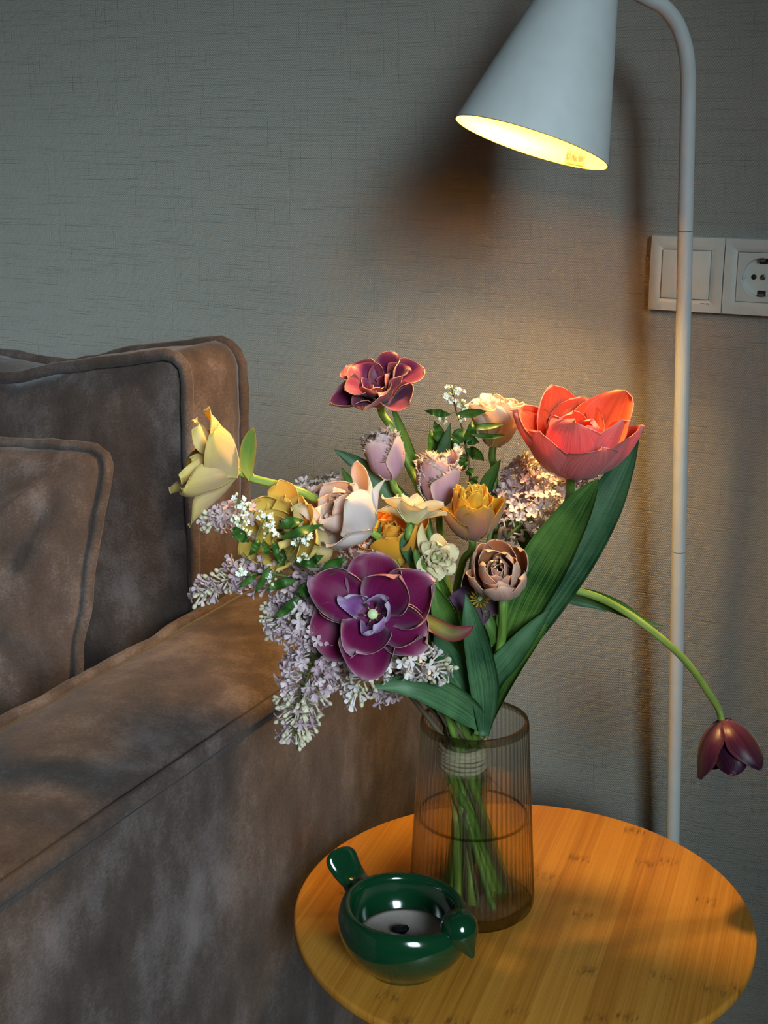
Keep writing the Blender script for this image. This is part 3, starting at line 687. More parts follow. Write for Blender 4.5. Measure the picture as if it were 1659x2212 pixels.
def flower(name, label, cat, u, v, off, d, roll=0., group=None):
    base = B(u, v, off); Rm = frame(D(*d), roll); t = empty(name, base, label, cat, group); return t, base, Rm, D(*d)

# petal colours
petal_mat('plum', lin((116, 44, 92)), lin((104, 8, 64)), lin((126, 20, 66)), lin((232, 196, 216)), .72, lin((136, 30, 108)), .26, .2, .5, 10, sheen=.04)
petal_mat('plum_back', lin((120, 44, 80)), lin((88, 12, 54)), lin((106, 22, 60)), lin((214, 160, 170)), .7, lin((150, 60, 100)), .25, .25, .45, 12)
petal_mat('plum_pale', lin((170, 130, 170)), lin((140, 76, 146)), lin((172, 122, 182)), lin((226, 206, 226)), .85, lin((96, 30, 92)), .3, .25, .4, 7)
petal_mat('ruby', lin((130, 56, 100)), lin((98, 18, 76)), lin((132, 36, 80)), lin((236, 160, 140)), .6, lin((170, 64, 100)), .25, .28, .42, 8)
petal_mat('ruby_back', lin((150, 66, 90)), lin((118, 30, 70)), lin((160, 60, 84)), lin((240, 176, 150)), .8, lin((200, 90, 110)), .25, .3, .42, 8)
petal_mat('coral_in', lin((250, 150, 60)), lin((250, 100, 44)), lin((248, 100, 62)), lin((252, 170, 130)), .4, lin((252, 160, 110)), .25, .30, .5, 14)
petal_mat('coral_out', lin((200, 66, 88)), lin((230, 96, 100)), lin((240, 112, 104)), lin((250, 176, 160)), .5, lin((238, 164, 174)), .4, .22, .45, 12)
petal_mat('yellow', lin((222, 206, 110)), lin((240, 200, 92)), lin((246, 190, 60)), lin((250, 226, 150)), .5, lin((236, 220, 150)), .25, .38, .5, 10)
petal_mat('yellow_out', lin((222, 210, 140)), lin((240, 212, 162)), lin((248, 222, 126)), lin((246, 222, 130)), .6, lin((226, 186, 160)), .3, .36, .5, 8)
petal_mat('gold', lin((238, 220, 120)), lin((252, 212, 90)), lin((252, 216, 104)), lin((246, 220, 130)), .4, lin((244, 206, 110)), .25, .38, .5, 10)
petal_mat('lilac_fringe', lin((210, 178, 196)), lin((210, 172, 198)), lin((232, 198, 206)), lin((252, 226, 212)), 1.0, lin((196, 154, 190)), .28, .40, .5, 8)
petal_mat('pink_fringe', lin((236, 170, 150)), lin((238, 160, 144)), lin((248, 190, 170)), lin((254, 230, 216)), 1.0, lin((232, 150, 140)), .28, .38, .5, 8)
petal_mat('blush', lin((232, 226, 200)), lin((244, 230, 228)), lin((246, 226, 220)), lin((252, 226, 190)), .5, lin((250, 240, 240)), .2, .34, .5, 9)
petal_mat('blush_in', lin((244, 206, 190)), lin((248, 216, 204)), lin((250, 220, 206)), lin((253, 234, 214)), .5, lin((250, 228, 220)), .2, .42, .5, 9)
petal_mat('peach', lin((240, 222, 150)), lin((252, 224, 200)), lin((253, 228, 204)), lin((254, 236, 214)), .5, lin((248, 206, 176)), .15, .34, .55, 9)
petal_mat('orange', lin((248, 206, 96)), lin((252, 188, 62)), lin((252, 176, 52)), lin((252, 196, 80)), .4, lin((248, 186, 60)), .2, .4, .5, 9)
petal_mat('bronze_out', lin((160, 116, 104)), lin((186, 130, 112)), lin((204, 150, 90)), lin((230, 180, 40)), .9, lin((166, 108, 100)), .3, .28, .45, 5)
petal_mat('bronze_in', lin((226, 170, 30)), lin((238, 182, 36)), lin((240, 190, 50)), lin((246, 222, 100)), .6, lin((200, 130, 30)), .25, .36, .5, 8)
petal_mat('mocha_out', lin((158, 112, 104)), lin((200, 154, 140)), lin((216, 176, 158)), lin((240, 208, 180)), .8, lin((160, 100, 92)), .3, .26, .45, 7)
petal_mat('mocha_in', lin((120, 50, 40)), lin((196, 120, 72)), lin((204, 140, 96)), lin((240, 208, 180)), .7, lin((176, 96, 60)), .3, .32, .45, 8)
petal_mat('cream', lin((240, 226, 150)), lin((252, 234, 184)), lin((253, 238, 198)), lin((252, 242, 216)), .4, lin((238, 222, 176)), .2, .34, .5, 9)
petal_mat('cream_cup', lin((240, 190, 60)), lin((246, 226, 150)), lin((248, 236, 190)), lin((252, 240, 200)), .4, lin((240, 210, 120)), .2, .34, .5, 9)
petal_mat('night', lin((96, 40, 62)), lin((62, 16, 48)), lin((44, 10, 40)), lin((90, 36, 70)), .4, lin((110, 40, 66)), .3, .12, .35, 10)
petal_mat('hellebore', lin((120, 110, 84)), lin((110, 76, 100)), lin((104, 66, 100)), lin((130, 96, 120)), .4, lin((84, 50, 84)), .3, .25, .5, 8)
petal_mat('green_petal', lin((200, 200, 90)), lin((110, 146, 60)), lin((90, 130, 56)), lin((236, 190, 90)), .9, lin((150, 170, 80)), .3, .3, .45, 5)
petal_mat('side_petal', lin((236, 214, 90)), lin((120, 120, 50)), lin((110, 24, 50)), lin((150, 40, 66)), .95, lin((110, 20, 60)), .2, .25, .42, 1.6)
M['anther_dark'] = plain('dark_anther', lin((60, 48, 30)), .8); M['anther_gold'] = plain('gold_anther', lin((220, 180, 60)), .8)
M['filament'] = plain('filament', lin((196, 190, 120)), .6); M['pistil'] = plain('pistil_green', lin((206, 214, 160)), .5); M['blossom'] = plain('white_blossom', lin((240, 240, 228)), .6)
M['bud'] = plain('cream_bud', lin((224, 218, 176)), .6)
floret_mat('lilac', lin((188, 158, 172)), lin((242, 220, 222))); floret_mat('lilac_warm', lin((204, 172, 186)), lin((240, 220, 222))); floret_mat('lilac_pale', lin((226, 210, 212)), lin((250, 240, 236)))
floret_mat('lilac_bud', lin((206, 192, 168)), lin((236, 226, 196)))

# ------------------------------------------------------------------ the tulips and daffodils
rg = random.Random(11)
t, b, R, d = flower('tulip', 'tall burgundy double tulip, topmost bloom of the bouquet', 'tulip', 822, 872, .05, (-.15, .76, .62), .2)
whorl(t, b, R, 6, .048, .046, (40, 84, 70), 'ruby_back', 'ruby', rg, .1, prof='round', ruffle=.003, cup=.9)
whorl(t, b, R, 5, .044, .040, (28, 58, 40), 'ruby_back', 'ruby', rg, .9, prof='round', ruffle=.003, lift=.002)
whorl(t, b, R, 3, .028, .022, (18, 40, 24), 'ruby_back', 'ruby', rg, .3, prof='oval', ruffle=.003, lift=.002)
stamens(t, b, R, 7, .013, 'filament', 'anther_dark', .5, pistil='pistil')
add_stem(t, stem_path(b, d, [B(850, 930, .05), B(885, 1010, .05), B(915, 1090, .03), B(965, 1340, .0)]), .0036)
leaf(t, [(922, 1100, .055, 22), (902, 1030, .055, 27), (875, 950, .05, 22), (856, 900, .05, 13), (843, 868, .05, 2)], fold=.6)
T_TOP = t

t, b, R, d = flower('tulip', 'yellow double tulip nodding to the left in front of the sofa cushion', 'tulip', 513, 1019, -.03, (-.92, .30, .16), .0)
whorl(t, b, R, 6, .064, .050, (70, 52, 38), 'yellow_out', 'yellow', rg, .35, prof='round', ruffle=.003, cup=.9, ja=9)
whorl(t, b, R, 5, .060, .042, (44, 34, 34), 'yellow_out', 'yellow', rg, .9, prof='round', ruffle=.004, ja=8)
whorl(t, b, R, 4, .044, .030, (26, 20, 24), 'yellow_out', 'yellow', rg, .2, prof='oval', ruffle=.005, ja=8)
stamens(t, b, R, 6, .020, 'filament', 'anther_dark', .25, pistil='pistil')
add_stem(t, stem_path(b, d, [B(548, 1034, -.03), B(610, 1050, -.03), B(672, 1073, -.025), B(740, 1130, -.01), B(860, 1330, .0)]), .0036, 'stem_pale')
leaf(t, [(541, 1038, -.032, 7), (534, 1005, -.036, 30), (537, 965, -.038, 34), (543, 938, -.038, 20), (547, 924, -.038, 2)], 'green_petal', .5, name='bract')

t, b, R, d = flower('tulip', 'mauve fringed tulip under the topmost burgundy bloom', 'tulip', 846, 1031, .035, (-.28, .92, .25), .3)
for nn, L_, W_, an, ph in ((4, .044, .043, (62, 10, -16), .75), (3, .047, .042, (46, 4, -10), .2), (5, .044, .026, (24, 0, -4), .5)): whorl(t, b, R, nn, L_, W_, an, 'lilac_fringe', 'lilac_fringe', rg, ph, prof='round', ruffle=.002, cup=1.1, fringe=.0062, ja=4)
add_stem(t, stem_path(b, d, [B(868, 1085, .035), B(930, 1250, .02)]), .0034)
leaf(t, [(900, 1110, .045, 26), (850, 1068, .045, 44), (800, 1022, .045, 40), (755, 991, .045, 24), (721, 971, .045, 2)], 'leaf_blue', .3)
leaf(t, [(775, 1070, .05, 18), (755, 1040, .05, 20), (738, 1010, .05, 2)], fold=.6)

t, b, R, d = flower('tulip', 'mauve fringed tulip behind the bronze-yellow tulip', 'tulip', 948, 1092, .03, (-.02, .94, .33), .1)
for nn, L_, W_, an, ph in ((4, .050, .046, (62, 8, -10), .78), (3, .053, .044, (44, 4, -6), .1), (5, .047, .028, (24, 0, -2), .5)): whorl(t, b, R, nn, L_, W_, an, 'lilac_fringe', 'lilac_fringe', rg, ph, prof='round', ruffle=.002, cup=1.1, fringe=.0062, ja=4)
add_stem(t, stem_path(b, d, [B(952, 1150, .03), B(975, 1330, .0)]), .0034)
leaf(t, [(958, 1075, .06, 22), (952, 1010, .06, 34), (962, 960, .06, 26), (973, 914, .06, 2)], 'leaf_blue', .4)

t, b, R, d = flower('tulip', 'white and blush double tulip facing left at the middle of the bouquet', 'tulip', 797, 1146, -.05, (-.72, .52, .44), .5)
whorl(t, b, R, 5, .060, .056, (74, 34, 10), 'blush', 'blush_in', rg, .2, prof='tulip', ruffle=.003, cup=.9, ja=9)
whorl(t, b, R, 6, .054, .038, (46, 14, 0), 'blush_in', 'blush_in', rg, .7, prof='round', ruffle=.004)
whorl(t, b, R, 7, .046, .030, (28, 6, -6), 'blush_in', 'blush_in', rg, .3, prof='round', ruffle=.004)
whorl(t, b, R, 6, .038, .024, (14, 0, -10), 'blush_in', 'blush_in', rg, .1, prof='oval', ruffle=.003)
add_stem(t, stem_path(b, d, [B(822, 1178, -.045), B(850, 1215, -.04), B(910, 1340, -.02)]), .0034, 'stem_pale')
leaf(t, [(832, 1035, -.055, 2), (812, 1060, -.058, 16), (803, 1095, -.06, 26), (800, 1135, -.055, 22)], 'blush', .4, name='petal')

t, b, R, d = flower('tulip', 'peach fringed tulip half hidden behind the blush double tulip', 'tulip', 712, 1118, .01, (-.20, .90, .30), .4)
for nn, L_, W_, an, ph in ((5, .040, .036, (62, 20, 4), .2), (6, .038, .028, (34, 10, 0), .5)): whorl(t, b, R, nn, L_, W_, an, 'pink_fringe', 'pink_fringe', rg, ph, prof='round', ruffle=.003, fringe=.006, ja=6)
add_stem(t, stem_path(b, d, [B(760, 1200, .01), B(880, 1360, .0)]), .0032)

t, b, R, d = flower('tulip', 'wide open golden tulip above the leafy white-flowered sprig', 'tulip', 638, 1150, -.046, (-.48, .16, .86), .0)
whorl(t, b, R, 6, .050, .050, (62, 66, 26), 'yellow_out', 'gold', rg, .55, prof='round', ruffle=.004, cup=.8, ja=10)
whorl(t, b, R, 5, .042, .036, (44, 40, 6), 'yellow_out', 'gold', rg, .1, prof='tulip', ruffle=.004, cup=.9, ja=8)
whorl(t, b, R, 3, .030, .024, (24, 18, 0), 'yellow_out', 'yellow', rg, .4, prof='oval', ruffle=.003)
stamens(t, b, R, 6, .014, 'filament', 'anther_dark', .4, pistil='pistil')
leaf(t, [(672, 1150, -.055, 12), (690, 1165, -.068, 40), (700, 1195, -.072, 36), (684, 1216, -.068, 6)], 'yellow_out', .5, name='petal')
leaf(t, [(628, 1100, -.065, 8), (655, 1098, -.07, 26), (680, 1118, -.07, 26), (700, 1146, -.066, 4)], 'peach', .4, name='petal')
add_stem(t, stem_path(b, d, [B(690, 1200, -.02), B(860, 1380, -.01)]), .0034)

t, b, R, d = flower('tulip', 'bright orange double tulip between the blush tulip and the cream daffodil', 'tulip', 860, 1212, -.018, (-.20, .84, .50), .2)
whorl(t, b, R, 6, .056, .046, (72, 30, 4), 'orange', 'orange', rg, .2, prof='round', ruffle=.004, ja=8)
whorl(t, b, R, 7, .047, .034, (44, 14, -4), 'orange', 'orange', rg, .5, prof='round', ruffle=.004)
whorl(t, b, R, 7, .040, .026, (22, 4, -6), 'orange', 'orange', rg, .1, prof='round', ruffle=.003)
add_stem(t, stem_path(b, d, [B(900, 1300, .0)]), .0032)
T_ORG = t
leaf(t, [(806, 1180, -.045, 8), (815, 1160, -.045, 12), (822, 1128, -.045, 2)], fold=.5)

t, b, R, d = flower('daffodil', 'cream double daffodil seen from the side above the orange tulip', 'daffodil', 887, 1128, -.045, (.14, .93, -.26), .2)
whorl(t, b, R, 7, .034, .028, (44, 70, 76), 'cream', 'cream', rg, .1, prof='point', ruffle=.002, cup=.6, ja=9)
whorl(t, b, R, 6, .026, .020, (34, 44, 30), 'cream', 'cream', rg, .6, prof='oval', ruffle=.002, cup=.7)
whorl(t, b, R, 6, .018, .014, (16, 20, 12), 'cream_cup', 'cream_cup', rg, .2, prof='round', ruffle=.003)
add_stem(t, stem_path(b, d, [B(882, 1168, -.045), B(886, 1200, -.035), B(925, 1320, -.015)]), .0036)
leaf(t, [(890, 1215, -.046, 16), (876, 1180, -.05, 24), (884, 1148, -.05, 22), (890, 1130, -.05, 8)], 'leaf_blue', .5, name='neck_sheath')

t, b, R, d = flower('daffodil', 'small cream double daffodil facing the viewer beside the brown tulip', 'daffodil', 938, 1204, -.05, (.36, .0, .93), .2)
whorl(t, b, R, 6, .020, .020, (60, 74, 50), 'cream', 'cream', rg, .2, prof='round', ruffle=.002, cup=.7, ja=8)
whorl(t, b, R, 6, .016, .016, (36, 48, 20), 'cream', 'cream', rg, .6, prof='round', ruffle=.003, cup=.8)
whorl(t, b, R, 6, .012, .011, (16, 24, 10), 'cream_cup', 'cream', rg, .1, prof='round', ruffle=.002)
leaf(t, [(912, 1130, -.05, 3), (910, 1155, -.052, 18), (918, 1185, -.055, 26), (932, 1212, -.055, 14)], 'cream', .4, name='petal')
add_stem(t, stem_path(b, d, [B(935, 1240, -.03), B(965, 1370, -.01)]), .003)
leaf(t, [(930, 1250, -.06, 14), (910, 1225, -.062, 20), (900, 1200, -.062, 14), (897, 1185, -.06, 2)], fold=.4)

t, b, R, d = flower('tulip', 'bronze tulip with a packed yellow heart above the brown tulip', 'tulip', 1020, 1161, -.015, (.0, .92, .38), .0)
whorl(t, b, R, 4, .051, .050, (76, 14, 6), 'bronze_out', 'bronze_in', rg, -1.2, prof='tulip', ruffle=.002, cup=1.05, ja=4)
whorl(t, b, R, 4, .050, .044, (56, 8, 0), 'bronze_out', 'bronze_in', rg, -.4, prof='tulip', ruffle=.002, cup=1.05, ja=4)
for nn, L_, W_, an, ph in ((8, .050, .022, (46, 6, -14), .2), (7, .051, .019, (30, 2, -16), .5), (6, .051, .016, (18, 0, -16), .1), (4, .051, .013, (8, 0, -14), .4)): whorl(t, b, R, nn, L_, W_, an, 'bronze_in', 'bronze_in', rg, ph, prof='round', ruffle=.002)
add_stem(t, stem_path(b, d, [B(998, 1220, -.01), B(985, 1330, -.005)]), .0034)

T_BRZ = t
t, b, R, d = flower('tulip', 'brown and mauve peony tulip opening towards the viewer right of the small daffodil', 'tulip', 1082, 1268, -.055, (-.14, .58, .80), .2)
whorl(t, b, R, 6, .050, .044, (82, 36, -26), 'mocha_out', 'mocha_in', rg, .2, prof='round', ruffle=.002, cup=1.0, ja=5)
whorl(t, b, R, 5, .046, .038, (60, 22, -24), 'mocha_out', 'mocha_in', rg, .7, prof='round', ruffle=.002, cup=1.0, ja=5)
whorl(t, b, R, 6, .038, .026, (44, 8, -24), 'mocha_out', 'mocha_in', rg, .1, prof='round', ruffle=.002)
whorl(t, b, R, 5, .034, .020, (30, 0, -22), 'mocha_out', 'mocha_in', rg, .5, prof='round', ruffle=.002)
add_stem(t, stem_path(b, d, [B(1087, 1310, -.055), B(1084, 1370, -.05), B(1070, 1440, -.04)]), .0042)
leaf(t, [(1112, 1262, -.075, 4), (1098, 1278, -.078, 22), (1078, 1282, -.078, 24), (1063, 1262, -.076, 3)], 'leaf', .6, name='bract')
leaf(t, [(1036, 1590, -.02, 24), (1062, 1500, -.03, 62), (1102, 1432, -.035, 64), (1148, 1384, -.035, 36), (1184, 1346, -.035, 2)], 'leaf', .3, roll=.3)
leaf(t, [(1032, 1560, -.045, 24), (1060, 1470, -.055, 52), (1100, 1420, -.055, 54), (1150, 1360, -.05, 34), (1192, 1311, -.045, 2)], 'leaf_blue', .4)

t, b, R, d = flower('tulip', 'pale peach double tulip at the back beside the coral tulip', 'tulip', 1066, 962, .10, (.10, .96, .14), .1)
whorl(t, b, R, 6, .050, .044, (62, 10, 32), 'peach', 'peach', rg, .2, prof='round', ruffle=.005, cup=.9, ja=8)
whorl(t, b, R, 6, .050, .036, (40, 6, 14), 'peach', 'peach', rg, .6, prof='round', ruffle=.006, ja=7)
whorl(t, b, R, 6, .048, .028, (22, 2, 6), 'peach', 'peach', rg, .3, prof='round', ruffle=.006)
add_stem(t, stem_path(b, d, [B(1068, 1020, .1), B(1066, 1150, .08), B(1040, 1350, .03)]), .0036)
leaf(t, [(1035, 1085, .08, 20), (1052, 1045, .08, 30), (1068, 1015, .08, 20), (1081, 993, .08, 2)], fold=.5)
leaf(t, [(1160, 1215, .05, 22), (1135, 1170, .05, 30), (1115, 1130, .05, 18), (1105, 1105, .05, 2)], fold=.5)

t, b, R, d = flower('tulip', 'large coral red tulip, the biggest bloom at the right', 'tulip', 1235, 1022, .02, (.06, .88, .46), .25)
whorl(t, b, R, 5, .080, .076, (92, 34, 6), 'coral_out', 'coral_in', rg, -1.45, prof='round', ruffle=.003, cup=1.0, ja=5, r0=.004, alt=5)
whorl(t, b, R, 5, .090, .072, (74, 28, 8), 'coral_out', 'coral_in', rg, -.85, prof='round', ruffle=.004, cup=.95, ja=5, r0=.004, alt=5)
whorl(t, b, R, 4, .066, .062, (58, 22, -44), 'coral_out', 'coral_in', rg, -1.5, prof='round', ruffle=.003, ja=5, cup=1.0)
stamens(t, b, R, 6, .022, 'filament', 'anther_dark', .3, pistil='pistil')
add_stem(t, stem_path(b, d, [B(1230, 1080, .02), B(1205, 1160, .015), B(1120, 1370, .0)]), .0046)
leaf(t, [(1040, 1560, -.01, 26), (1085, 1420, -.025, 60), (1128, 1310, -.03, 92), (1178, 1215, -.03, 104), (1232, 1126, -.03, 78), (1270, 1066, -.03, 42), (1293, 1035, -.03, 3)], 'leaf', .22, roll=.15)
leaf(t, [(1060, 1540, .0, 26), (1110, 1410, .0, 60), (1170, 1300, .005, 96), (1240, 1195, .01, 100), (1303, 1092, .015, 82), (1350, 1000, .02, 44), (1383, 926, .02, 2)], 'leaf_blue', .25, roll=-.1)

t, b, R, d = flower('tulip', 'dark purple tulip hanging from a long arched stem at the right', 'tulip', 1559, 1557, .02, (.22, -.96, .12), .4)
whorl(t, b, R, 3, .064, .054, (80, 26, 2), 'night', 'night', rg, 2.55, prof='tulip', ruffle=.002, cup=1.0, ja=4)
whorl(t, b, R, 3, .056, .046, (56, 14, -4), 'night', 'night', rg, 1.5, prof='round', ruffle=.003, cup=1.0, ja=4)
add_stem(t, stem_path(b, d, [B(1533, 1500, .02), B(1485, 1432, .02), B(1420, 1372, .02), B(1335, 1312, .02), B(1260, 1280, .015), B(1188, 1276, .01), B(1120, 1340, .0)]), .0034, 'stem_pale')
leaf(t, [(1188, 1280, .03, 12), (1262, 1287, .032, 32), (1335, 1312, .036, 30), (1390, 1342, .036, 14), (1433, 1353, .036, 2)], 'leaf', .3)
leaf(t, [(1188, 1290, .02, 8), (1240, 1300, .015, 14), (1290, 1312, .012, 8), (1310, 1322, .012, 2)], 'leaf_blue', .3)

t, b, R, d = flower('tulip', 'deep purple double tulip wide open at the front of the bouquet', 'tulip', 806, 1328, -.098, (-.02, .12, 1.0), .1)
whorl(t, b, R, 6, .057, .060, (72, 94, 56), 'plum_back', 'plum', rg, .32, prof='round', ruffle=.005, cup=.9, ja=8, jl=.13, alt=14)
whorl(t, b, R, 4, .048, .056, (58, 84, 40), 'plum_back', 'plum', rg, .95, prof='round', ruffle=.004, cup=.95, ja=11, jl=.14, lift=.003, alt=16)
whorl(t, b, R, 3, .030, .036, (36, 56, -10), 'plum_pale', 'plum_pale', rg, .55, prof='round', ruffle=.006, cup=1.25, ja=18, lift=.003, jl=.2, r0=.0075, alt=14)
stamens(t, b, R, 6, .013, 'filament', 'anther_dark', .55, pistil='pistil', pr=.0032, pl=.014)
leaf(t, [(905, 1330, -.09, 22), (938, 1350, -.105, 34), (975, 1368, -.11, 36), (1003, 1364, -.11, 26), (1022, 1354, -.108, 3)], 'side_petal', .35, name='petal')
add_stem(t, stem_path(b, d, [B(850, 1370, -.06), B(950, 1510, -.03)]), .0036)
leaf(t, [(1050, 1575, -.05, 26), (1002, 1530, -.065, 62), (935, 1492, -.08, 62), (862, 1478, -.085, 38), (798, 1487, -.085, 3)], 'leaf_blue', .3, roll=.2, wave=.1)
leaf(t, [(1038, 1550, -.035, 26), (1003, 1490, -.045, 56), (968, 1425, -.05, 58), (950, 1380, -.05, 30), (945, 1355, -.05, 3)], 'leaf_blue', .4)

t, b, R, d = flower('tulip', 'salmon pink fringed tulip half hidden above the deep purple bloom', 'tulip', 790, 1238, -.022, (-.10, .80, .52), .2)
for nn, L_, W_, an, ph in ((5, .040, .040, (66, 30, 0), .2), (5, .038, .032, (40, 16, -6), .6), (5, .034, .022, (22, 4, -6), .3)): whorl(t, b, R, nn, L_, W_, an, 'pink_fringe', 'pink_fringe', rg, ph, prof='round', ruffle=.003, fringe=.005, ja=6)
add_stem(t, stem_path(b, d, [B(850, 1330, -.03)]), .0032)

t, b, R, d = flower('hellebore', 'dusky purple hellebore tucked under the brown tulip', 'hellebore', 1036, 1296, -.03, (-.05, .25, .95), .3)
whorl(t, b, R, 5, .026, .026, (72, 72, 50), 'hellebore', 'hellebore', rg, .4, prof='point', cup=.7, ruffle=.002, ja=9)
stamens(t, b, R, 14, .008, 'filament', 'anther_gold', .6, pistil='pistil', pr=.0015, pl=.007)
add_stem(t, stem_path(b, d, [B(1040, 1360, -.02)]), .0028)
leaf(t, [(1062, 1398, -.045, 3), (1066, 1370, -.047, 22), (1056, 1340, -.045, 24), (1048, 1318, -.04, 8)], 'leaf', .4)
leaf(t, [(1046, 1590, -.055, 20), (1048, 1500, -.062, 60), (1036, 1420, -.065, 60), (1018, 1340, -.065, 40), (1006, 1282, -.06, 2)], 'leaf_blue', .35)
leaf(t, [(1000, 1560, -.02, 30), (985, 1450, -.02, 50), (970, 1350, -.015, 55), (955, 1280, -.01, 40), (948, 1235, -.01, 3)], 'leaf', .4, roll=.3)
leaf(t, [(985, 1540, .01, 30), (940, 1420, .01, 60), (915, 1320, .015, 50), (905, 1250, .02, 4)], 'leaf', .4)
leaf(t, [(1010, 1540, .0, 26), (1010, 1430, .0, 44), (1000, 1330, .0, 44), (990, 1260, .0, 4)], 'leaf', .4, roll=-.3)
# dark foliage between the stems belongs to the blooms above it
for par, spec, mt in ((T_TOP, [(985, 1560, .0, 30), (950, 1450, .0, 60), (925, 1370, .005, 56), (912, 1300, .01, 4)], 'leaf_blue'), (T_TOP, [(1020, 1550, .01, 30), (1035, 1440, .01, 56), (1050, 1350, .015, 50), (1062, 1290, .02, 4)], 'leaf'),
                      (T_ORG, [(960, 1540, -.03, 26), (920, 1440, -.04, 52), (890, 1370, -.04, 44), (868, 1310, -.035, 4)], 'leaf'), (T_BRZ, [(1015, 1500, -.03, 30), (985, 1400, -.035, 52), (960, 1320, -.035, 50), (935, 1262, -.03, 4)], 'leaf'),
                      (T_BRZ, [(1040, 1480, -.005, 26), (1055, 1380, -.005, 44), (1050, 1290, -.005, 40), (1040, 1215, -.005, 4)], 'leaf')):
    leaf(par, spec, mt, .45, roll=.35)
# ------------------------------------------------------------------ lilacs
def floret_mesh(kind, mat, rng):
    V = []; F = []
    def add(v, f): k = len(V); V.extend(v); F.extend([tuple(i+k for i in q) for q in f])
    tl = .0075; v, f = sweep([(0, 0, 0), (0, 0, tl*.6), (0, 0, tl)], [.0007, .0008, .0011], 6); add(v, f)
    if kind == 'bud':
        v, f = lathe([(.0008, tl), (.0017, tl+.001), (.0019, tl+.0025), (.0012, tl+.004), (.0002, tl+.0045)], 6, (0, 0, 0), ZV); add(v, f)
    else:
        el = {'open': .15, 'half': .9}[kind]
        for k in range(4):
            a0 = math.pi/2*k+rng.uniform(-.12, .12); e = el+rng.uniform(-.2, .2); c_, s_ = math.cos(a0), math.sin(a0); L_ = .0058*rng.uniform(.92, 1.08)
            pts = []
            for t_, w_, dz in ((0, .0008, 0), (.4, .0019, .0005), (.75, .0020, .0002), (1.0, .0004, -.0007)):
                r_ = .0006+L_*t_*math.cos(e*t_); z_ = tl+L_*t_*math.sin(e*t_)+dz
                for s in (-1, 0, 1): pts.append((c_*r_-s_*w_*s, s_*r_+c_*w_*s, z_+(.0011*abs(s) if t_ > 0 else 0)))
            add(pts, grid_faces(4, 3))
    me = bpy.data.meshes.new('floret_'+kind); me.from_pydata([tuple(v) for v in V], [], F); me.materials.append(M[mat]); me.polygons.foreach_set('use_smooth', [len(p_.vertices) < 5 for p_ in me.polygons]); me.update(); return me
rl = random.Random(5); FM = {}
for mt in ('lilac', 'lilac_warm', 'lilac_pale', 'lilac_bud'): FM[mt] = {k: [floret_mesh(k, mt, rl) for _ in range(2)] for k in ('open', 'half', 'bud')}
def sprig(label, axis, n, r0, r1, mat='lilac', budtip=.35, up=.2, twig=None, stem=True, scale=1.0):
    """panicle along axis points (u, v, offset), base to tip; each floret is its own piece"""
    A = spline([B(*q) for q in axis], 8); root = Vector(A[0]); t = empty('lilac_sprig', root, label, 'lilac', 'lilac sprigs in the bouquet')
    d0 = (Vector(A[0])-Vector(A[3])).normalized(); N = len(A)
    tubes_V, tubes_F = sweep(A, np.linspace(.0016, .0007, N), 6); 
    for i in range(n):
        f = ((i+.5)/n)**.85; x = f*(N-1); k = min(N-2, int(x)); c0 = Vector(A[k]).lerp(Vector(A[k+1]), x-k); tg = (Vector(A[k+1])-Vector(A[k])).normalized()
        e1_ = tg.orthogonal().normalized(); e2_ = tg.cross(e1_); a0 = i*2.39996+rl.uniform(-.5, .5); o = e1_*math.cos(a0)+e2_*math.sin(a0)
        rr = 1.18*(r0+(r1-r0)*f)*(1-.25*max(0, .12-f)/.12)/F_PX*1.22*rl.uniform(.42, 1.0); dr = (o*.85+tg*(.35+.9*f**3)+ZV*up*.4+Vector((rl.uniform(-.3, .3), rl.uniform(-.3, .3), rl.uniform(-.3, .3)))).normalized()
        foot = c0+o*max(.001, rr-.0075)
        if i % 3 == 0: v_, f_ = sweep([c0, foot], [.0006, .0004], 4, cap=False); kk = len(tubes_V); tubes_V += v_; tubes_F += [tuple(j+kk for j in q) for q in f_]
        q = rl.random(); bud = f > 1-budtip and q < .75
        kind = 'bud' if bud and q < .45 else ('half' if bud or q < .25 else 'open'); mt = 'lilac_bud' if bud and q < .6 else mat
        sc_ = scale*rl.uniform(.88, 1.18); R_ = dr.to_track_quat('Z', 'Y').to_matrix() @ Matrix.Rotation(rl.uniform(0, 6.28), 3, 'Z')
        place('floret', rl.choice(FM[mt][kind]), Matrix.Translation(foot) @ R_.to_4x4() @ Matrix.Scale(sc_, 4), t)
    mesh('panicle_twigs', tubes_V, tubes_F, M['twig_green'], t)
    if stem: add_stem(t, stem_path(root, -d0, []), .0022, twig or 'twig')
    return t
sprig('long lilac sprig hanging lowest over the sofa arm', [(770, 1330, -.045), (705, 1385, -.075), (662, 1470, -.09), (632, 1590, -.105)], 285, 104, 36)
sprig('broad lilac sprig between the leafy sprig and the deep purple tulip', [(765, 1300, -.030), (700, 1315, -.065), (640, 1330, -.075), (590, 1340, -.075)], 185, 90, 42, budtip=.1)
sprig('lilac sprig pointing left below the golden tulip', [(660, 1255, -.04), (585, 1240, -.07), (500, 1248, -.08), (432, 1284, -.08)], 90, 62, 18)
sprig('short lilac sprig beside the golden tulip at the far left', [(590, 1150, -.02), (535, 1125, -.045), (490, 1115, -.05), (455, 1128, -.05)], 52, 55, 16, budtip=.2)
sprig('pale lilac sprig sticking out right below the deep purple tulip', [(815, 1385, -.06), (860, 1415, -.09), (905, 1432, -.095), (958, 1452, -.09)], 75, 56, 30, 'lilac_pale', .3)
sprig('cream-tipped lilac sprig peeping out under the deep purple tulip', [(830, 1400, -.06), (800, 1440, -.085), (775, 1475, -.09), (768, 1505, -.088)], 46, 52, 24, 'lilac_pale', .7)
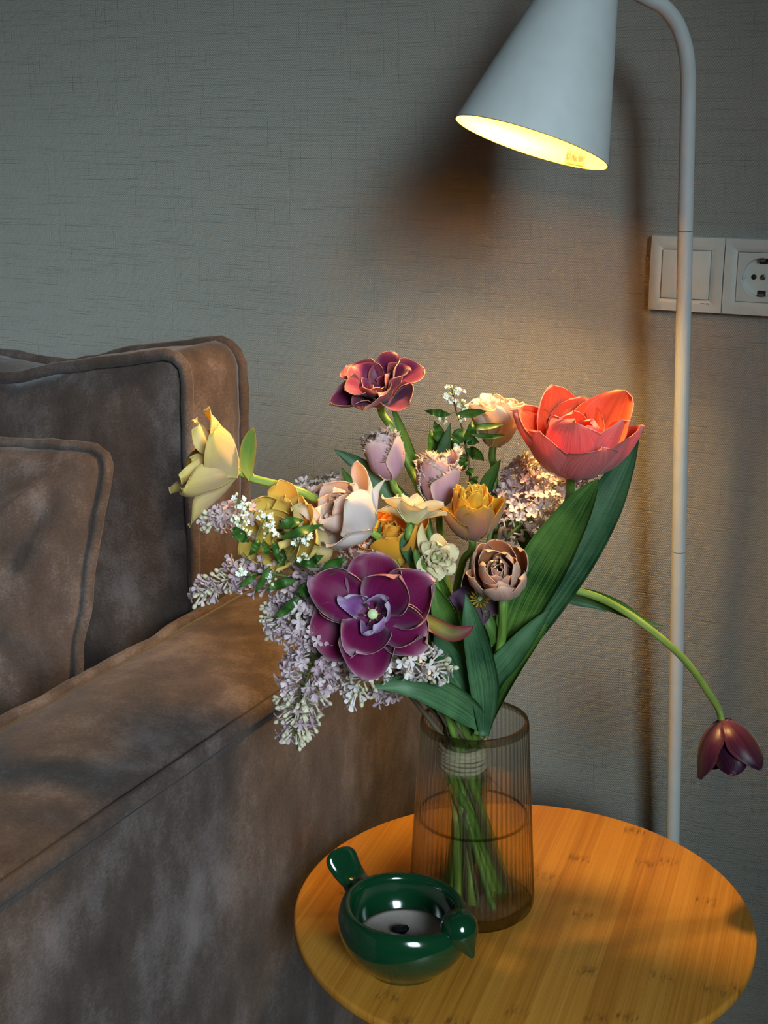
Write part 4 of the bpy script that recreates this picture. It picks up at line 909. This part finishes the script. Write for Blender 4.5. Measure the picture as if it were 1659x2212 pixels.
sprig('warm pink lilac sprig behind the bronze tulip at the back', [(1070, 1150, .07), (1095, 1095, .085), (1120, 1045, .09), (1145, 1000, .09)], 95, 68, 30, 'lilac_warm', .1)
sprig('pink lilac sprig behind the stem of the coral tulip', [(1075, 1150, .06), (1140, 1090, .07), (1205, 1045, .075), (1272, 1012, .07)], 110, 66, 26, 'lilac_warm', .1, twig='twig_green')
sprig('white lilac sprig left of the broad leaf under the coral tulip', [(1095, 1160, .045), (1135, 1125, .05), (1165, 1105, .05), (1195, 1080, .05)], 40, 40, 26, 'lilac_pale', .05)
sprig('dusky lilac sprig under the arched stem of the yellow tulip', [(735, 1120, .03), (700, 1085, .02), (668, 1070, .02), (650, 1058, .02)], 40, 34, 18, 'lilac_warm', .1)
sprig('small lilac sprig hanging below the left leaf at the vase', [(900, 1440, -.02), (870, 1480, -.03), (840, 1497, -.035), (818, 1502, -.035)], 26, 26, 14, 'lilac', .2)

# ------------------------------------------------------------------ leafy sprigs with small white blossom
def oval_leaf(t, u0, v0, u1, v1, w, off, rng, mat='sprig_leaf'):
    um, vm = (u0+u1)/2, (v0+v1)/2; bow = rng.uniform(-.06, .06); L_ = math.hypot(u1-u0, v1-v0)
    spec = []
    for f, k in ((0, .10), (.2, .7), (.42, 1.0), (.65, .82), (.85, .40), (1, .03)):
        spec.append((u0+(u1-u0)*f-bow*(v1-v0)*math.sin(f*math.pi), v0+(v1-v0)*f+bow*(u1-u0)*math.sin(f*math.pi), off+rng.uniform(-.004, .004)-.006*math.sin(f*math.pi), w*k))
    leaf(t, spec, mat, rng.uniform(.15, .4), roll=rng.uniform(-.45, .45), wave=.06, thick=.0004)
bm_v = []; bm_f = []
for k in range(5):
    a0 = 2*math.pi*k/5; c_, s_ = math.cos(a0), math.sin(a0); pts = []
    for t_, w_, z_ in ((.1, .0004, 0), (.55, .0011, .0006), (1, .0005, .0012)):
        for s in (-1, 0, 1): pts.append((c_*.0024*t_-s_*w_*s, s_*.0024*t_+c_*w_*s, z_+.0003*abs(s)))
    k0 = len(bm_v); bm_v += pts; bm_f += [tuple(i+k0 for i in q) for q in grid_faces(3, 3)]
v_, f_ = lathe([(.0009, -.0012), (.0010, 0), (.0004, .0010)], 6, (0, 0, 0), ZV); k0 = len(bm_v); bm_v += v_; bm_f += [tuple(i+k0 for i in q) for q in f_]
BLO = bpy.data.meshes.new('blossom'); BLO.from_pydata([tuple(v) for v in bm_v], [], bm_f); BLO.materials.append(M['blossom']); BLO.update()
BUDM = bpy.data.meshes.new('bud'); v_, f_ = lathe([(.0003, -.0014), (.0012, -.0008), (.0014, .0003), (.0008, .0014), (.0002, .0016)], 7, (0, 0, 0), ZV); BUDM.from_pydata([tuple(v) for v in v_], [], f_); BUDM.materials.append(M['bud']); BUDM.update()
def leafy(label, twig, leaves, clusters, seed):
    rng = random.Random(seed); A = [B(*q) for q in twig]; t = empty('leafy_sprig', A[0], label, 'sprig', 'leafy sprigs with white blossom')
    d0 = (A[0]-A[1]).normalized(); p_ = spline(A, 8); V, F = sweep(p_, np.linspace(.0017, .0007, len(p_)), 7); mesh('twig', V, F, M['twig'], t)
    add_stem(t, stem_path(A[0], -d0, []), .0018, 'twig')
    for (u0, v0, u1, v1, w, off) in leaves: oval_leaf(t, u0, v0, u1, v1, w, off, rng)
    for (u, v, n, off, r) in clusters:
        c0 = B(u, v, off); q = min(p_, key=lambda x: (Vector(x)-c0).length); q = Vector(q); TV, TF = [], []
        v_, f_ = sweep(spline([q, q.lerp(c0, .6)+ZV*.002, c0], 4), np.linspace(.0007, .0004, 9), 5); TV += v_; TF += f_
        for k in range(n):
            o = Vector((rng.gauss(0, 1), rng.gauss(0, 1), rng.gauss(0, 1))); o = o.normalized()*(r/F_PX*1.25)*rng.uniform(.5, 1.0); e = c0+o
            v_, f_ = sweep([c0, e], [.0003, .0003], 4, cap=False); k0 = len(TV); TV += v_; TF += [tuple(i+k0 for i in g) for g in f_]
            dr = (o.normalized()+ZV*.3-CF*.5).normalized(); R_ = dr.to_track_quat('Z', 'Y').to_matrix(); op = rng.random() < .6
            place('blossom' if op else 'blossom_bud', BLO if op else BUDM, Matrix.Translation(e) @ R_.to_4x4() @ Matrix.Scale(rng.uniform(.8, 1.25), 4), t)
        mesh('flower_stalks', TV, TF, M['twig_green'], t)
    return t
o1 = -.095
leafy('leafy green sprig with tiny white blossom at the left front of the bouquet', [(740, 1282, -.06), (655, 1228, -.085), (575, 1180, -.092), (512, 1143, -.092)],
      [(691, 1245, 748, 1204, 30, o1), (602, 1138, 656, 1124, 26, o1), (606, 1162, 698, 1133, 21, o1-.005), (682, 1264, 640, 1284, 34, o1), (640, 1254, 573, 1276, 22, o1), (583, 1222, 550, 1282, 16, o1), (553, 1244, 516, 1270, 14, o1),
       (503, 1140, 538, 1172, 26, o1), (646, 1288, 590, 1338, 20, o1), (572, 1170, 582, 1202, 18, o1), (654, 1326, 688, 1310, 24, o1+.01), (684, 1265, 698, 1302, 22, o1), (600, 1180, 612, 1225, 24, o1+.01), (590, 1165, 604, 1215, 14, o1), (660, 1225, 700, 1200, 18, o1+.01), (640, 1215, 690, 1225, 16, o1), (700, 1260, 730, 1285, 22, o1+.01), (560, 1165, 540, 1200, 18, o1)],
      [(514, 1080, 12, o1+.01, 16), (532, 1098, 8, o1+.01, 14), (575, 1118, 14, o1, 20), (582, 1148, 12, o1-.005, 18), (522, 1128, 10, o1, 14), (535, 1145, 6, o1, 12), (660, 1158, 16, o1, 20), (642, 1176, 8, o1, 14), (655, 1204, 8, o1, 14), (520, 1232, 7, o1, 14), (588, 1250, 6, o1, 12), (505, 1120, 6, o1, 10)], 3)
o2 = .07
leafy('leafy green sprig with tiny white blossom rising at the back left of the peach tulip', [(1025, 1100, .06), (1012, 1000, .075), (1000, 930, .075), (985, 885, .075), (977, 845, .075)],
      [(973, 896, 916, 887, 17, o2), (987, 894, 1052, 888, 19, o2), (958, 962, 938, 910, 26, o2), (1016, 923, 1089, 916, 15, o2), (1017, 938, 1095, 940, 12, o2-.005), (1007, 970, 1045, 996, 26, o2), (1003, 928, 978, 960, 32, o2), (1007, 956, 1020, 910, 24, o2), (995, 970, 1001, 1012, 20, o2), (946, 990, 932, 928, 28, o2+.01), (1007, 1026, 1024, 1012, 16, o2), (1000, 945, 1035, 955, 22, o2+.005), (985, 940, 970, 985, 24, o2+.01), (1010, 985, 985, 1020, 22, o2+.01), (1012, 1050, 1034, 1030, 18, o2)],
      [(978, 842, 10, o2, 13), (992, 846, 8, o2, 12), (963, 857, 5, o2, 8), (1000, 873, 10, o2, 14), (974, 864, 5, o2, 10), (997, 904, 6, o2, 9), (957, 905, 8, o2, 13), (984, 958, 6, o2-.005, 12), (985, 972, 5, o2-.005, 8)], 9)

# ------------------------------------------------------------------ tie round the stems
tie = empty('raffia_tie', NECK, 'pale raffia tie wound round the stems inside the vase neck', 'tie')
for k in range(7):
    pts = []; zc = NECK-ZV*(.0035*k-.008)
    for i in range(40):
        a0 = 2*math.pi*i/40; rr = .0222+.0009*fbm((k*3, a0*2, 1)); pts.append(zc+CR*(rr*math.cos(a0))+HD*(rr*math.sin(a0))+ZV*(.0016*math.sin(a0+k)+.0008*fbm((k, a0*3, 5))))
    V, F = sweep(pts, .0019, 6, closed=True); mesh('strand', V, F, M['twine'], tie)
